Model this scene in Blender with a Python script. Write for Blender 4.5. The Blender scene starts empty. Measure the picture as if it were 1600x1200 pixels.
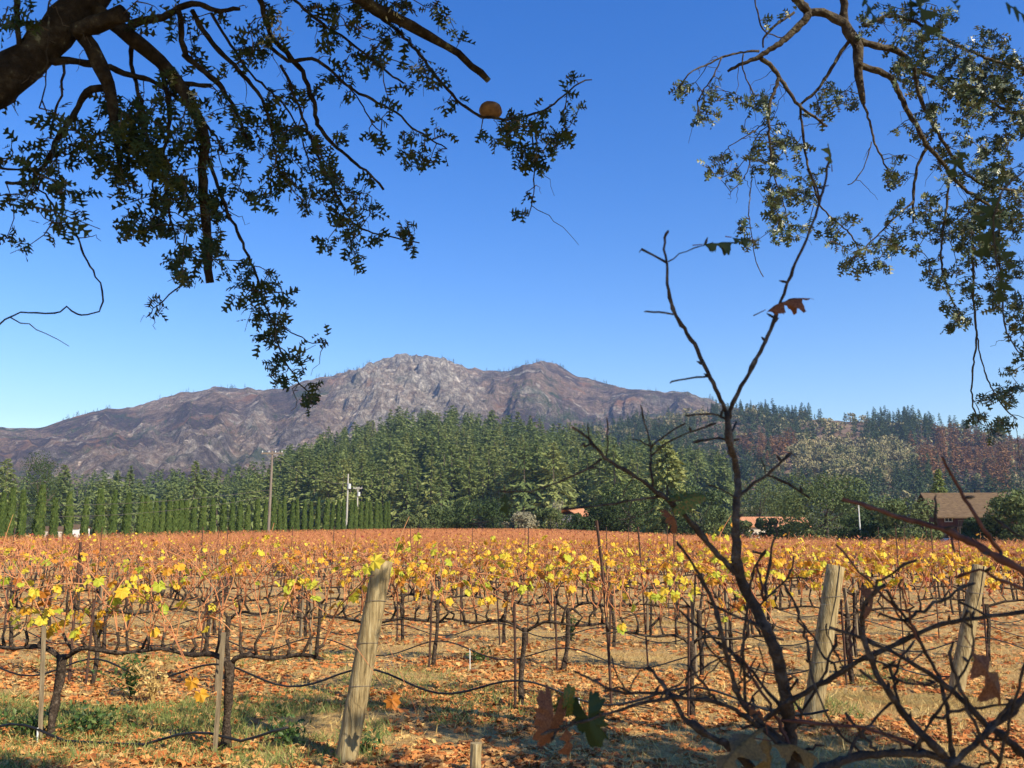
import bpy, math
import numpy as np
from mathutils import Matrix, Vector

# ------------------------------------------------------------------ camera, sky, sun
scene = bpy.context.scene
FPX, H_EYE, PITCH = 1300.0, 1.75, math.atan(223 / 1300.0)
SUN_EL, SUN_AZ = math.radians(37), math.radians(133)      # azimuth clockwise from +Y
cam_d = bpy.data.cameras.new('camera')
cam_d.sensor_width = 36; cam_d.lens = 36 * FPX / 1600
cam_d.clip_start = 0.05; cam_d.clip_end = 20000
cam_d.dof.use_dof = True; cam_d.dof.focus_distance = 14; cam_d.dof.aperture_fstop = 10
cam = bpy.data.objects.new('camera', cam_d); scene.collection.objects.link(cam)
cam.location = (0, 0, H_EYE); cam.rotation_euler = (math.pi / 2 + PITCH, 0, 0)
scene.camera = cam
world = bpy.data.worlds.new('World'); scene.world = world; world.use_nodes = True
wn = world.node_tree.nodes; wl = world.node_tree.links
sky = wn.new('ShaderNodeTexSky'); sky.sky_type = 'NISHITA'; sky.sun_disc = False
sky.sun_elevation = SUN_EL; sky.sun_rotation = SUN_AZ
sky.air_density = 1.25; sky.dust_density = 0.0; sky.ozone_density = 3.0; sky.altitude = 100
hsv = wn.new('ShaderNodeHueSaturation'); hsv.inputs['Saturation'].default_value = 1.42; hsv.inputs['Hue'].default_value = 0.519
wl.new(sky.outputs[0], hsv.inputs['Color']); wl.new(hsv.outputs[0], wn['Background'].inputs[0]); wn['Background'].inputs[1].default_value = 0.126
sun_d = bpy.data.lights.new('sun', 'SUN'); sun_d.energy = 5.0; sun_d.angle = math.radians(0.53)
sun_d.color = (1.0, 0.90, 0.70)
sun = bpy.data.objects.new('sun', sun_d); scene.collection.objects.link(sun)
SV = np.array([math.sin(SUN_AZ) * math.cos(SUN_EL), math.cos(SUN_AZ) * math.cos(SUN_EL), math.sin(SUN_EL)])
sun.rotation_euler = Vector(SV).to_track_quat('Z', 'Y').to_euler()
scene.view_settings.view_transform = 'Standard'; scene.view_settings.look = 'None'
scene.view_settings.exposure = 0.68; scene.view_settings.gamma = 1.0
scene.render.engine = 'CYCLES'
scene.cycles.use_denoising = True
scene.cycles.max_bounces = 6; scene.cycles.transparent_max_bounces = 4; scene.cycles.volume_bounces = 0

# ------------------------------------------------------------------ helpers
CP, SP = math.cos(PITCH), math.sin(PITCH)
def at(u, v, d):
    a, b = (u - 800) / FPX * d, -(v - 600) / FPX * d
    return np.array([a, d * CP - b * SP, H_EYE + d * SP + b * CP])
def ray(u, v):
    p = at(u, v, 1.0) - np.array([0, 0, H_EYE]); return p
def proj(P):
    P = np.asarray(P, float); y = P[..., 1]; z = P[..., 2] - H_EYE
    d = y * CP + z * SP
    return 800 + FPX * P[..., 0] / d, 600 - FPX * (z * CP - y * SP) / d, d
def sstep(a, b, x):
    t = np.clip((x - a) / (b - a), 0, 1); return t * t * (3 - 2 * t)
def zg(x, y):
    return -1.5 * sstep(8, 48, np.abs(np.asarray(x, float) + 8)) * sstep(12, 70, np.asarray(y, float))
def gp(u, v, z=0.0):
    r = ray(u, v); k = (z - H_EYE) / r[2]; return np.array([r[0] * k, r[1] * k, z])
def atdist(u, y):              # ground point below picture column u at world depth y
    d = y * CP - (H_EYE) * SP
    x = (u - 800) / FPX * d; return np.array([x, y, float(zg(x, y))])

def _hash(ix, iy, seed):
    h = (ix.astype(np.int64) * 374761393 + iy.astype(np.int64) * 668265263 + seed * 1274126177) & 0xffffffff
    h = ((h ^ (h >> 13)) * 1274126177) & 0xffffffff
    return ((h ^ (h >> 16)) & 0xffff) / 65535.0
def vnoise(x, y, seed=0):
    x = np.asarray(x, float); y = np.asarray(y, float)
    ix = np.floor(x); iy = np.floor(y); fx = x - ix; fy = y - iy
    fx = fx * fx * fx * (fx * (fx * 6 - 15) + 10); fy = fy * fy * fy * (fy * (fy * 6 - 15) + 10)
    a = _hash(ix, iy, seed); b = _hash(ix + 1, iy, seed); c = _hash(ix, iy + 1, seed); d = _hash(ix + 1, iy + 1, seed)
    return (a * (1 - fx) + b * fx) * (1 - fy) + (c * (1 - fx) + d * fx) * fy
def fbm(x, y, o=4, seed=0, ridged=False):
    s = 0; a = 1.0; t = 0
    for k in range(o):
        n = vnoise(x * 2 ** k + 17.3 * k, y * 2 ** k - 9.1 * k, seed + k)
        if ridged: n = 1 - np.abs(2 * n - 1)
        s = s + a * n; t += a; a *= 0.5
    return s / t

def resample(pts, rad, step):
    P = np.asarray(pts, float); n = len(P)
    if n == 2: P = np.array([P[0], (P[0] + P[1]) / 2, P[1]]); rad = [rad[0], (rad[0] + rad[1]) / 2, rad[1]]; n = 3
    E = np.vstack([2 * P[0] - P[1], P, 2 * P[-1] - P[-2]]); out = []; ro = []
    for i in range(n - 1):
        p0, p1, p2, p3 = E[i], E[i + 1], E[i + 2], E[i + 3]
        k = max(1, int(round(np.linalg.norm(p2 - p1) / step)))
        for j in range(k):
            t = j / k
            out.append(0.5 * (2 * p1 + (p2 - p0) * t + (2 * p0 - 5 * p1 + 4 * p2 - p3) * t * t + (3 * p1 - p0 - 3 * p2 + p3) * t ** 3))
            ro.append(rad[i] * (1 - t) + rad[i + 1] * t)
    out.append(P[-1]); ro.append(rad[-1])
    return np.array(out), np.array(ro)
def frames(d, n):
    d = d / np.maximum(np.linalg.norm(d, axis=-1, keepdims=True), 1e-9)
    s = np.cross(d, n); s = s / np.maximum(np.linalg.norm(s, axis=-1, keepdims=True), 1e-9)
    return np.stack([s, d, np.cross(s, d)], axis=-1)
def rvec(rng, n):
    v = rng.normal(size=(n, 3)); return v / np.linalg.norm(v, axis=1, keepdims=True)

class MB:
    def __init__(self): self.v = []; self.f = []; self.m = []; self.a = []; self.n = 0
    def add(self, V, F, mat=0, rnd=0.5):
        V = np.asarray(V, float); F = np.asarray(F, int)
        self.v.append(V); self.f.append(F + self.n); self.m.append(np.full(len(F), mat)); self.n += len(V)
        self.a.append(np.broadcast_to(np.asarray(rnd, float), (len(V),)))
        return self
    def inst(self, TV, TF, pos, rot, scl, rnd, mat=0):
        n = len(pos); scl = np.broadcast_to(np.asarray(scl, float), (n,))
        V = np.einsum('nij,kj->nki', rot, TV) * scl[:, None, None] + pos[:, None, :]
        F = (TF[None] + (np.arange(n) * len(TV))[:, None, None]).reshape(-1, 3)
        return self.add(V.reshape(-1, 3), F, mat, np.repeat(np.broadcast_to(rnd, (n,)), len(TV)))
    def tube(self, pts, rad, seg=6, mat=0, rnd=0.5, caps=True, wob=0.0, rng=None):
        P = np.asarray(pts, float); R = np.asarray(rad, float); n = len(P)
        T = np.gradient(P, axis=0); T /= np.maximum(np.linalg.norm(T, axis=1, keepdims=True), 1e-9)
        a = np.array([0, 0, 1.0]) if abs(T[0][2]) < 0.9 else np.array([1.0, 0, 0])
        S = np.zeros_like(P); s = np.cross(T[0], a)
        for i in range(n):
            s = s - T[i] * s.dot(T[i]); s = s / max(np.linalg.norm(s), 1e-9); S[i] = s
        B = np.cross(T, S); th = np.arange(seg) * 2 * math.pi / seg
        rr = np.repeat(R[:, None], seg, 1)
        if wob and rng is not None: rr = rr * (1 + wob * rng.normal(size=rr.shape)) * (1 + 0.6 * wob * rng.normal(size=(n, 1)))
        V = P[:, None] + rr[..., None] * (np.cos(th)[None, :, None] * S[:, None] + np.sin(th)[None, :, None] * B[:, None])
        i = np.arange(n - 1)[:, None] * seg; j = np.arange(seg)[None]; k = (j + 1) % seg
        F = np.concatenate([np.stack([i + j, i + k, i + seg + k], -1).reshape(-1, 3), np.stack([i + j, i + seg + k, i + seg + j], -1).reshape(-1, 3)])
        V = V.reshape(-1, 3)
        if caps:
            V = np.vstack([V, P[0], P[-1]]); c = n * seg; jj = np.arange(seg); kk = (jj + 1) % seg
            F = np.vstack([F, np.stack([np.full(seg, c), kk, jj], -1), np.stack([np.full(seg, c + 1), (n - 1) * seg + jj, (n - 1) * seg + kk], -1)])
        return self.add(V, F, mat, rnd)
    def box(self, lo, hi, mat=0, rnd=0.5):
        x0, y0, z0 = lo; x1, y1, z1 = hi
        V = [(x0, y0, z0), (x1, y0, z0), (x1, y1, z0), (x0, y1, z0), (x0, y0, z1), (x1, y0, z1), (x1, y1, z1), (x0, y1, z1)]
        F = [(0, 2, 1), (0, 3, 2), (4, 5, 6), (4, 6, 7), (0, 1, 5), (0, 5, 4), (1, 2, 6), (1, 6, 5), (2, 3, 7), (2, 7, 6), (3, 0, 4), (3, 4, 7)]
        return self.add(V, F, mat, rnd)
    def arrays(self): return np.vstack(self.v), np.vstack(self.f), np.concatenate(self.a)
    def mesh(self, name, mats, smooth=False, org=None):
        V = np.vstack(self.v); F = np.vstack(self.f).astype(np.int32); M = np.concatenate(self.m).astype(np.int32); A = np.concatenate(self.a)
        if org is not None: V = V - np.asarray(org)
        me = bpy.data.meshes.new(name)
        me.vertices.add(len(V)); me.vertices.foreach_set('co', V.astype(np.float32).ravel())
        me.loops.add(F.size); me.loops.foreach_set('vertex_index', F.ravel())
        me.polygons.add(len(F)); me.polygons.foreach_set('loop_start', np.arange(0, F.size, 3, dtype=np.int32))
        me.polygons.foreach_set('loop_total', np.full(len(F), 3, np.int32))
        for m in (mats if isinstance(mats, (list, tuple)) else [mats]): me.materials.append(m)
        me.polygons.foreach_set('material_index', M)
        me.polygons.foreach_set('use_smooth', np.full(len(F), bool(smooth)))
        at_ = me.attributes.new('rnd', 'FLOAT', 'POINT'); at_.data.foreach_set('value', A.astype(np.float32))
        me.update(calc_edges=True)
        return me
    def build(self, name, mats, parent=None, smooth=False, org=None):
        return link(name, self.mesh(name, mats, smooth, org), parent)

COL = scene.collection
def link(name, me, parent=None, loc=None, rotz=0, scl=None, mtx=None):
    o = bpy.data.objects.new(name, me); COL.objects.link(o)
    if parent is not None: o.parent = parent
    if mtx is not None: o.matrix_local = mtx
    else:
        if loc is not None: o.location = loc
        if rotz: o.rotation_euler = (0, 0, rotz)
        if scl is not None: o.scale = scl if hasattr(scl, '__len__') else (scl, scl, scl)
    return o
def tag(o, label=None, cat=None, group=None, kind=None):
    if label: o['label'] = label
    if cat: o['category'] = cat
    if group: o['group'] = group
    if kind: o['kind'] = kind
    return o
def thing(name, label, cat, loc=(0, 0, 0), group=None, rotz=0):
    return tag(link(name, None, loc=tuple(loc), rotz=rotz), label, cat, group)
def mtx(pos, rot, s):
    m = np.eye(4); m[:3, :3] = np.asarray(rot) * s; m[:3, 3] = pos; return Matrix(m.tolist())
_o1 = 'zeroth first second third fourth fifth sixth seventh eighth ninth tenth eleventh twelfth thirteenth fourteenth fifteenth sixteenth seventeenth eighteenth nineteenth'.split()
_t1 = {2: 'twenty', 3: 'thirty', 4: 'forty', 5: 'fifty', 6: 'sixty', 7: 'seventy', 8: 'eighty', 9: 'ninety'}
_te = {20: 'twentieth', 30: 'thirtieth', 40: 'fortieth', 50: 'fiftieth', 60: 'sixtieth', 70: 'seventieth', 80: 'eightieth', 90: 'ninetieth'}
def ordn(n):
    if n < 20: return _o1[n]
    if n < 100: return _te[n] if n % 10 == 0 else _t1[n // 10] + '-' + _o1[n % 10]
    return 'hundredth' if n == 100 else 'hundred and ' + ordn(n - 100)

# ------------------------------------------------------------------ materials
def mat(name, stops, a=0.0, b=1.0, c=0.0, nscale=4.0, detail=4.0, rough=0.8, bump=0.0, bscale=None, trans=0.0, spec=0.3, coord='Object', stretch=None, tcol=None, metal=0.0, bdist=0.02):
    m = bpy.data.materials.new(name); m.use_nodes = True
    N = m.node_tree.nodes; L = m.node_tree.links; bs = N['Principled BSDF']
    def math_(op, x, y):
        k = N.new('ShaderNodeMath'); k.operation = op
        for i, q in enumerate((x, y)):
            if isinstance(q, (int, float)): k.inputs[i].default_value = q
            else: L.new(q, k.inputs[i])
        return k.outputs[0]
    tc = N.new('ShaderNodeTexCoord'); src = tc.outputs['Object']
    if coord == 'World': src = N.new('ShaderNodeNewGeometry').outputs['Position']
    if stretch:
        mp = N.new('ShaderNodeMapping'); mp.inputs['Scale'].default_value = stretch; L.new(src, mp.inputs[0]); src = mp.outputs[0]
    tot = 0.0
    if b:
        no = N.new('ShaderNodeTexNoise'); no.inputs['Scale'].default_value = nscale; no.inputs['Detail'].default_value = detail
        no.inputs['Roughness'].default_value = 0.65; L.new(src, no.inputs['Vector'])
        mr = N.new('ShaderNodeMapRange'); mr.inputs[1].default_value = 0.3; mr.inputs[2].default_value = 0.7; L.new(no.outputs[0], mr.inputs[0])
        tot = math_('MULTIPLY', mr.outputs[0], b)
    if a:
        an = N.new('ShaderNodeAttribute'); an.attribute_name = 'rnd'; tot = math_('ADD', tot, math_('MULTIPLY', an.outputs['Fac'], a))
    if c:
        oi = N.new('ShaderNodeObjectInfo'); tot = math_('ADD', tot, math_('MULTIPLY', oi.outputs['Random'], c))
    cr = N.new('ShaderNodeValToRGB'); el = cr.color_ramp.elements
    while len(el) < len(stops): el.new(0.5)
    for e, (p, col) in zip(el, stops): e.position = p; e.color = (*col, 1)
    L.new(tot, cr.inputs[0]); L.new(cr.outputs[0], bs.inputs['Base Color'])
    bs.inputs['Roughness'].default_value = rough; bs.inputs['Specular IOR Level'].default_value = spec; bs.inputs['Metallic'].default_value = metal
    if bump:
        n2 = N.new('ShaderNodeTexNoise'); n2.inputs['Scale'].default_value = bscale or nscale * 3; n2.inputs['Detail'].default_value = 6; L.new(src, n2.inputs['Vector'])
        bp = N.new('ShaderNodeBump'); bp.inputs['Strength'].default_value = bump; bp.inputs['Distance'].default_value = bdist
        L.new(n2.outputs[0], bp.inputs['Height']); L.new(bp.outputs[0], bs.inputs['Normal'])
    if trans:
        tr = N.new('ShaderNodeBsdfTranslucent'); mx = N.new('ShaderNodeMixShader'); mx.inputs[0].default_value = trans
        if tcol: tr.inputs[0].default_value = (*tcol, 1)
        else: L.new(cr.outputs[0], tr.inputs[0])
        L.new(bs.outputs[0], mx.inputs[1]); L.new(tr.outputs[0], mx.inputs[2]); L.new(mx.outputs[0], N['Material Output'].inputs[0])
    return m
M = {}
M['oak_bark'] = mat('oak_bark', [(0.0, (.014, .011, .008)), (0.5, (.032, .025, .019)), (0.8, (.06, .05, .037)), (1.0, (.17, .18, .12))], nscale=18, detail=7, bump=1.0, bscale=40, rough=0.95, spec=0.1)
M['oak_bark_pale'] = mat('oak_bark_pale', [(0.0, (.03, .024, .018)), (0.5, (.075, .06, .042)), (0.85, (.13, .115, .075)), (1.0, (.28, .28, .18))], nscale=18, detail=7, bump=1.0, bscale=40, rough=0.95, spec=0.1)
M['twig'] = mat('twig', [(0, (.04, .03, .022)), (1, (.11, .085, .06))], nscale=25, rough=0.9, spec=0.15)
M['sapling'] = mat('sapling', [(0, (.018, .013, .010)), (0.55, (.055, .040, .030)), (0.85, (.11, .088, .068)), (1, (.24, .21, .17))], nscale=35, detail=6, rough=0.8, bump=0.6, bscale=90, spec=0.25)
M['sapling_red'] = mat('sapling_red', [(0, (.05, .018, .012)), (1, (.15, .06, .04))], nscale=30, rough=0.7, spec=0.3)
M['oak_leaf'] = mat('oak_leaf', [(0, (.016, .028, .010)), (0.6, (.034, .055, .017)), (0.88, (.06, .075, .024)), (0.95, (.12, .07, .025)), (1, (.18, .08, .025))], a=0.75, b=0.15, c=0.1, nscale=8, rough=0.6, spec=0.2, trans=0.06)  # leaf greens darkened to carry the shade under the left oak
M['oak_leaf_lit'] = mat('oak_leaf_lit', [(0, (.03, .05, .02)), (0.55, (.065, .095, .036)), (0.8, (.14, .165, .075)), (0.9, (.24, .22, .10)), (1, (.3, .18, .07))], a=0.75, b=0.15, c=0.1, nscale=8, rough=0.42, spec=0.5, trans=0.12)  # paler copy of the oak leaf greens, sunlight put into the colour
M['leaf_brown'] = mat('leaf_brown', [(0, (.08, .028, .014)), (0.5, (.20, .075, .032)), (1, (.32, .14, .06))], nscale=30, rough=0.6, trans=0.3)
M['leaf_tan'] = mat('leaf_tan', [(0, (.10, .07, .03)), (1, (.28, .19, .07))], nscale=30, rough=0.6, trans=0.25)
M['leaf_turn'] = mat('leaf_turn', [(0, (.03, .055, .012)), (0.5, (.09, .15, .025)), (0.75, (.26, .16, .03)), (1, (.24, .06, .02))], nscale=16, detail=2, rough=0.5, trans=0.3)
M['vine_leaf'] = mat('vine_leaf', [(0, (.20, .32, .03)), (0.16, (.50, .52, .045)), (0.42, (.80, .60, .055)), (0.66, (.78, .42, .03)), (0.84, (.55, .20, .03)), (0.95, (.26, .04, .025)), (1, (.22, .03, .02))], a=0.85, b=0.15, nscale=14, rough=0.55, trans=0.32)
M['vine_leaf_copy'] = mat('vine_leaf_copy', [(0, (.20, .32, .03)), (0.16, (.50, .52, .045)), (0.42, (.80, .60, .055)), (0.66, (.78, .42, .03)), (0.84, (.55, .20, .03)), (1, (.38, .10, .03))], a=0.0, b=0.2, c=0.8, nscale=14, rough=0.55, trans=0.38)
M['far_leaf'] = mat('far_leaf', [(0, (.64, .38, .08)), (0.25, (.52, .22, .06)), (0.6, (.38, .13, .055)), (1, (.27, .085, .05))], a=0.8, b=0.2, coord='World', nscale=0.06, rough=0.7, trans=0.25)
M['cane'] = mat('cane', [(0, (.30, .095, .04)), (0.5, (.47, .18, .07)), (1, (.58, .29, .12))], a=0.7, b=0.3, nscale=8, rough=0.6)
M['vine_wood'] = mat('vine_wood', [(0, (.022, .016, .012)), (0.6, (.065, .046, .034)), (1, (.17, .13, .095))], nscale=30, detail=6, bump=1.0, bscale=60, rough=0.95, spec=0.1)
M['post_wood'] = mat('post_wood', [(0, (.07, .05, .025)), (0.35, (.25, .18, .085)), (0.7, (.38, .29, .15)), (1, (.48, .39, .23))], nscale=10, detail=8, stretch=(4, 4, 0.35), bump=0.5, bscale=30, rough=0.9, spec=0.15)
M['stake_wood'] = mat('stake_wood', [(0, (.09, .065, .04)), (1, (.28, .22, .14))], nscale=10, stretch=(5, 5, .4), rough=0.9, spec=0.1)
M['rust'] = mat('rust', [(0, (.03, .02, .018)), (1, (.12, .06, .04))], nscale=20, rough=0.85, spec=0.2)
M['hose'] = mat('hose', [(0, (.008, .008, .008)), (1, (.02, .02, .02))], nscale=10, rough=0.45)
M['white_plastic'] = mat('white_plastic', [(0, (.6, .6, .56)), (1, (.75, .75, .72))], nscale=10, rough=0.5)
M['wire'] = mat('wire', [(0, (.14, .11, .09)), (1, (.28, .24, .2))], nscale=10, rough=0.5, metal=0.3)
M['litter'] = mat('litter', [(0, (.22, .06, .02)), (0.3, (.46, .15, .04)), (0.6, (.60, .25, .07)), (0.85, (.66, .38, .14)), (1, (.72, .52, .17))], a=0.85, b=0.15, nscale=20, rough=0.8, trans=0.12, spec=0.2)
M['straw'] = mat('straw', [(0, (.28, .17, .06)), (0.55, (.54, .37, .13)), (1, (.68, .52, .22))], a=0.9, b=0.1, rough=0.8, spec=0.15, trans=0.2)
M['grass'] = mat('grass', [(0, (.10, .15, .035)), (0.6, (.24, .28, .08)), (1, (.42, .38, .14))], a=0.9, b=0.1, rough=0.7, spec=0.2, trans=0.25)
M['weed'] = mat('weed', [(0, (.025, .05, .012)), (0.7, (.07, .13, .03)), (1, (.16, .2, .05))], a=0.9, b=0.1, rough=0.5, trans=0.25)
M['cypress'] = mat('cypress', [(0, (.04, .068, .018)), (0.6, (.085, .125, .032)), (1, (.15, .18, .05))], a=0.7, b=0.1, c=0.2, rough=0.85, spec=0.1, trans=0.1)
M['fir'] = mat('fir', [(0, (.11, .155, .055)), (0.45, (.215, .26, .08)), (0.8, (.31, .33, .11)), (1, (.40, .375, .16))], a=0.35, b=0.15, c=0.5, nscale=2, rough=0.85, spec=0.1, trans=0.3)
M['fir_dark'] = mat('fir_dark', [(0, (.05, .08, .036)), (1, (.13, .165, .065))], a=0.5, b=0.2, c=0.3, nscale=2, rough=0.85, spec=0.1, trans=0.1)
M['burnt'] = mat('burnt', [(0, (.14, .08, .04)), (0.5, (.28, .14, .058)), (1, (.36, .22, .105))], a=0.35, b=0.1, c=0.55, rough=0.9, spec=0.05)
M['dry_oak'] = mat('dry_oak', [(0, (.11, .125, .05)), (0.4, (.19, .18, .08)), (0.75, (.31, .26, .13)), (1, (.38, .27, .13))], a=0.35, b=0.1, c=0.55, rough=0.9, spec=0.05)
M['oak_green'] = mat('oak_green', [(0, (.05, .075, .025)), (0.5, (.10, .13, .042)), (1, (.20, .20, .07))], a=0.55, b=0.2, c=0.25, nscale=0.3, rough=0.7, spec=0.2, trans=0.15)
M['oak_dark'] = mat('oak_dark', [(0, (.018, .036, .012)), (0.6, (.045, .07, .02)), (1, (.10, .12, .035))], a=0.55, b=0.2, c=0.25, nscale=0.3, rough=0.7, spec=0.2, trans=0.12)
M['pale_shrub'] = mat('pale_shrub', [(0, (.14, .13, .07)), (1, (.34, .30, .19))], a=0.7, b=0.3, rough=0.8)
M['trunk'] = mat('trunk', [(0, (.05, .04, .03)), (1, (.15, .12, .09))], nscale=3, rough=0.95, spec=0.1)
M['shingle'] = mat('shingle', [(0, (.085, .055, .032)), (0.5, (.135, .088, .05)), (1, (.185, .125, .07))], coord='World', nscale=1.5, stretch=(1, 1, 6), rough=0.9, spec=0.1)
M['siding'] = mat('siding', [(0, (.09, .03, .018)), (1, (.19, .07, .04))], nscale=2, stretch=(6, 6, .3), rough=0.85)
M['dark_wood'] = mat('dark_wood', [(0, (.025, .02, .017)), (1, (.06, .045, .035))], nscale=2, rough=0.85)
M['trim'] = mat('trim', [(0, (.45, .44, .42)), (1, (.6, .59, .56))], nscale=2, rough=0.7)
M['glass'] = mat('glass', [(0, (.03, .035, .045)), (1, (.05, .055, .065))], nscale=1, rough=0.08, spec=0.6)
M['tile_roof'] = mat('tile_roof', [(0, (.34, .13, .06)), (0.5, (.50, .22, .10)), (1, (.60, .31, .17))], a=0.5, b=0.5, nscale=1.5, rough=0.85)
M['stucco'] = mat('stucco', [(0, (.48, .42, .33)), (1, (.6, .54, .44))], nscale=1, rough=0.9)
M['white_paint'] = mat('white_paint', [(0, (.62, .60, .55)), (1, (.76, .75, .7))], nscale=1, rough=0.5)
M['pole'] = mat('pole', [(0, (.13, .10, .08)), (1, (.25, .2, .16))], nscale=2, stretch=(4, 4, .3), rough=0.9)
M['pole_pale'] = mat('pole_pale', [(0, (.36, .33, .29)), (1, (.5, .46, .41))], nscale=2, stretch=(4, 4, .3), rough=0.9)
M['transformer'] = mat('transformer', [(0, (.45, .46, .46)), (1, (.58, .58, .57))], nscale=2, rough=0.5)
M['tyre'] = mat('tyre', [(0, (.01, .01, .01)), (1, (.03, .03, .03))], rough=0.8)
M['gall'] = mat('gall', [(0, (.07, .035, .016)), (0.5, (.20, .11, .05)), (1, (.32, .2, .09))], nscale=22, detail=5, rough=0.8, bump=0.3, bscale=30)
M['lichen'] = mat('lichen', [(0, (.30, .30, .16)), (1, (.55, .54, .34))], a=0.5, b=0.5, nscale=30, rough=0.9, trans=0.2)

def nodemat(name):
    m = bpy.data.materials.new(name); m.use_nodes = True; return m, m.node_tree.nodes, m.node_tree.links
def tex(N, L, scale, vec, detail=5, lo=0.35, hi=0.65, rough=0.6, dist=0.0):
    n = N.new('ShaderNodeTexNoise'); n.inputs['Scale'].default_value = scale; n.inputs['Detail'].default_value = detail
    n.inputs['Roughness'].default_value = rough; n.inputs['Distortion'].default_value = dist; L.new(vec, n.inputs['Vector'])
    r = N.new('ShaderNodeMapRange'); r.inputs[1].default_value = lo; r.inputs[2].default_value = hi; L.new(n.outputs[0], r.inputs[0]); return r.outputs[0]
def mix(N, L, f, c1, c2):
    m = N.new('ShaderNodeMix'); m.data_type = 'RGBA'; L.new(f, m.inputs[0])
    for i, c in ((6, c1), (7, c2)):
        if isinstance(c, tuple): m.inputs[i].default_value = (*c, 1)
        else: L.new(c, m.inputs[i])
    return m.outputs[2]
# rows: U along a row (to the right and nearer), NV across rows (away)
ANG = math.atan2(-0.248, 0.969); U = np.array([math.cos(ANG), math.sin(ANG), 0]); NV = np.array([-math.sin(ANG), math.cos(ANG), 0])
N0, NSP, VSP = 6.19, 2.13, 1.65
def ground_mat():
    m, N, L = nodemat('vineyard_ground'); bs = N['Principled BSDF']
    pos = N.new('ShaderNodeNewGeometry').outputs['Position']
    fine = tex(N, L, 26, pos, 6, .3, .7, .7); mid = tex(N, L, 3.2, pos, 5); big = tex(N, L, 0.55, pos, 4); spots = tex(N, L, 11, pos, 3, .5, .6)
    straw = mix(N, L, fine, (.40, .27, .095), (.74, .53, .22))
    grn = mix(N, L, fine, (.16, .14, .04), (.38, .31, .11))
    big2 = tex(N, L, 0.35, pos, 3, .56, .68)
    c = mix(N, L, big2, straw, grn)
    litter = mix(N, L, fine, (.34, .125, .04), (.68, .33, .10))
    mm = N.new('ShaderNodeMath'); mm.operation = 'MULTIPLY'; L.new(mid, mm.inputs[0]); mm.inputs[1].default_value = 0.6
    c = mix(N, L, mm.outputs[0], c, litter)
    # bare soil strip below each vine row
    dt = N.new('ShaderNodeVectorMath'); dt.operation = 'DOT_PRODUCT'; L.new(pos, dt.inputs[0]); dt.inputs[1].default_value = tuple(NV)
    s1 = N.new('ShaderNodeMath'); s1.operation = 'SUBTRACT'; L.new(dt.outputs['Value'], s1.inputs[0]); s1.inputs[1].default_value = N0 - 0.15 + NSP / 2
    pp = N.new('ShaderNodeMath'); pp.operation = 'PINGPONG'; L.new(s1.outputs[0], pp.inputs[0]); pp.inputs[1].default_value = NSP / 2
    st = N.new('ShaderNodeMapRange'); st.inputs[1].default_value = 0.72; st.inputs[2].default_value = 1.0; L.new(pp.outputs[0], st.inputs[0])
    sm = N.new('ShaderNodeMath'); sm.operation = 'MULTIPLY'; L.new(st.outputs[0], sm.inputs[0]); L.new(spots, sm.inputs[1])
    soil = mix(N, L, fine, (.14, .10, .075), (.34, .26, .19))
    c = mix(N, L, sm.outputs[0], c, soil)
    L.new(c, bs.inputs['Base Color']); bs.inputs['Roughness'].default_value = 0.95; bs.inputs['Specular IOR Level'].default_value = 0.1
    bp = N.new('ShaderNodeBump'); bp.inputs['Strength'].default_value = 0.9; bp.inputs['Distance'].default_value = 0.03; L.new(fine, bp.inputs['Height']); L.new(bp.outputs[0], bs.inputs['Normal'])
    return m
def mountain_mat():
    m, N, L = nodemat('burnt_mountain'); bs = N['Principled BSDF']
    geo = N.new('ShaderNodeNewGeometry'); pos = geo.outputs['Position']
    a = tex(N, L, 0.0042, pos, 8, .46, .55, .66, .6); b = tex(N, L, 0.02, pos, 6, .38, .62, .7); f = tex(N, L, 0.07, pos, 6, .4, .62, .8); g = tex(N, L, 0.006, pos, 6, .55, .62, .65); o = tex(N, L, 0.0105, pos, 7, .585, .635, .62, .8); w = tex(N, L, 0.0075, pos, 7, .56, .63, .6)
    burnt = mix(N, L, f, (.058, .045, .044), (.165, .124, .11))
    tan = mix(N, L, f, (.15, .10, .075), (.40, .285, .20))
    c = mix(N, L, a, burnt, tan)
    c = mix(N, L, w, c, (.30, .165, .10))
    c = mix(N, L, o, c, mix(N, L, f, (.26, .21, .17), (.54, .46, .37)))
    gm = N.new('ShaderNodeMath'); gm.operation = 'MULTIPLY'; L.new(g, gm.inputs[0]); L.new(b, gm.inputs[1])
    c = mix(N, L, gm.outputs[0], c, (.07, .095, .05))
    at_ = N.new('ShaderNodeAttribute'); at_.attribute_name = 'rnd'
    rock = mix(N, L, f, (.17, .145, .12), (.66, .58, .48))
    rk = N.new('ShaderNodeMath'); rk.operation = 'MULTIPLY'; L.new(at_.outputs['Fac'], rk.inputs[0]); L.new(tex(N, L, 0.03, pos, 6, .33, .6, .7), rk.inputs[1])
    c = mix(N, L, rk.outputs[0], c, rock)
    L.new(c, bs.inputs['Base Color']); bs.inputs['Roughness'].default_value = 1; bs.inputs['Specular IOR Level'].default_value = 0
    bp = N.new('ShaderNodeBump'); bp.inputs['Strength'].default_value = 1.0; bp.inputs['Distance'].default_value = 5
    L.new(f, bp.inputs['Height']); L.new(bp.outputs[0], bs.inputs['Normal'])
    return m
M['ground'] = ground_mat(); M['mountain'] = mountain_mat()
M['ridge_soil'] = mat('ridge_soil', [(0, (.075, .05, .04)), (0.5, (.15, .10, .07)), (1, (.26, .19, .12))], coord='World', nscale=0.03, detail=8, rough=1, spec=0)
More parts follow.
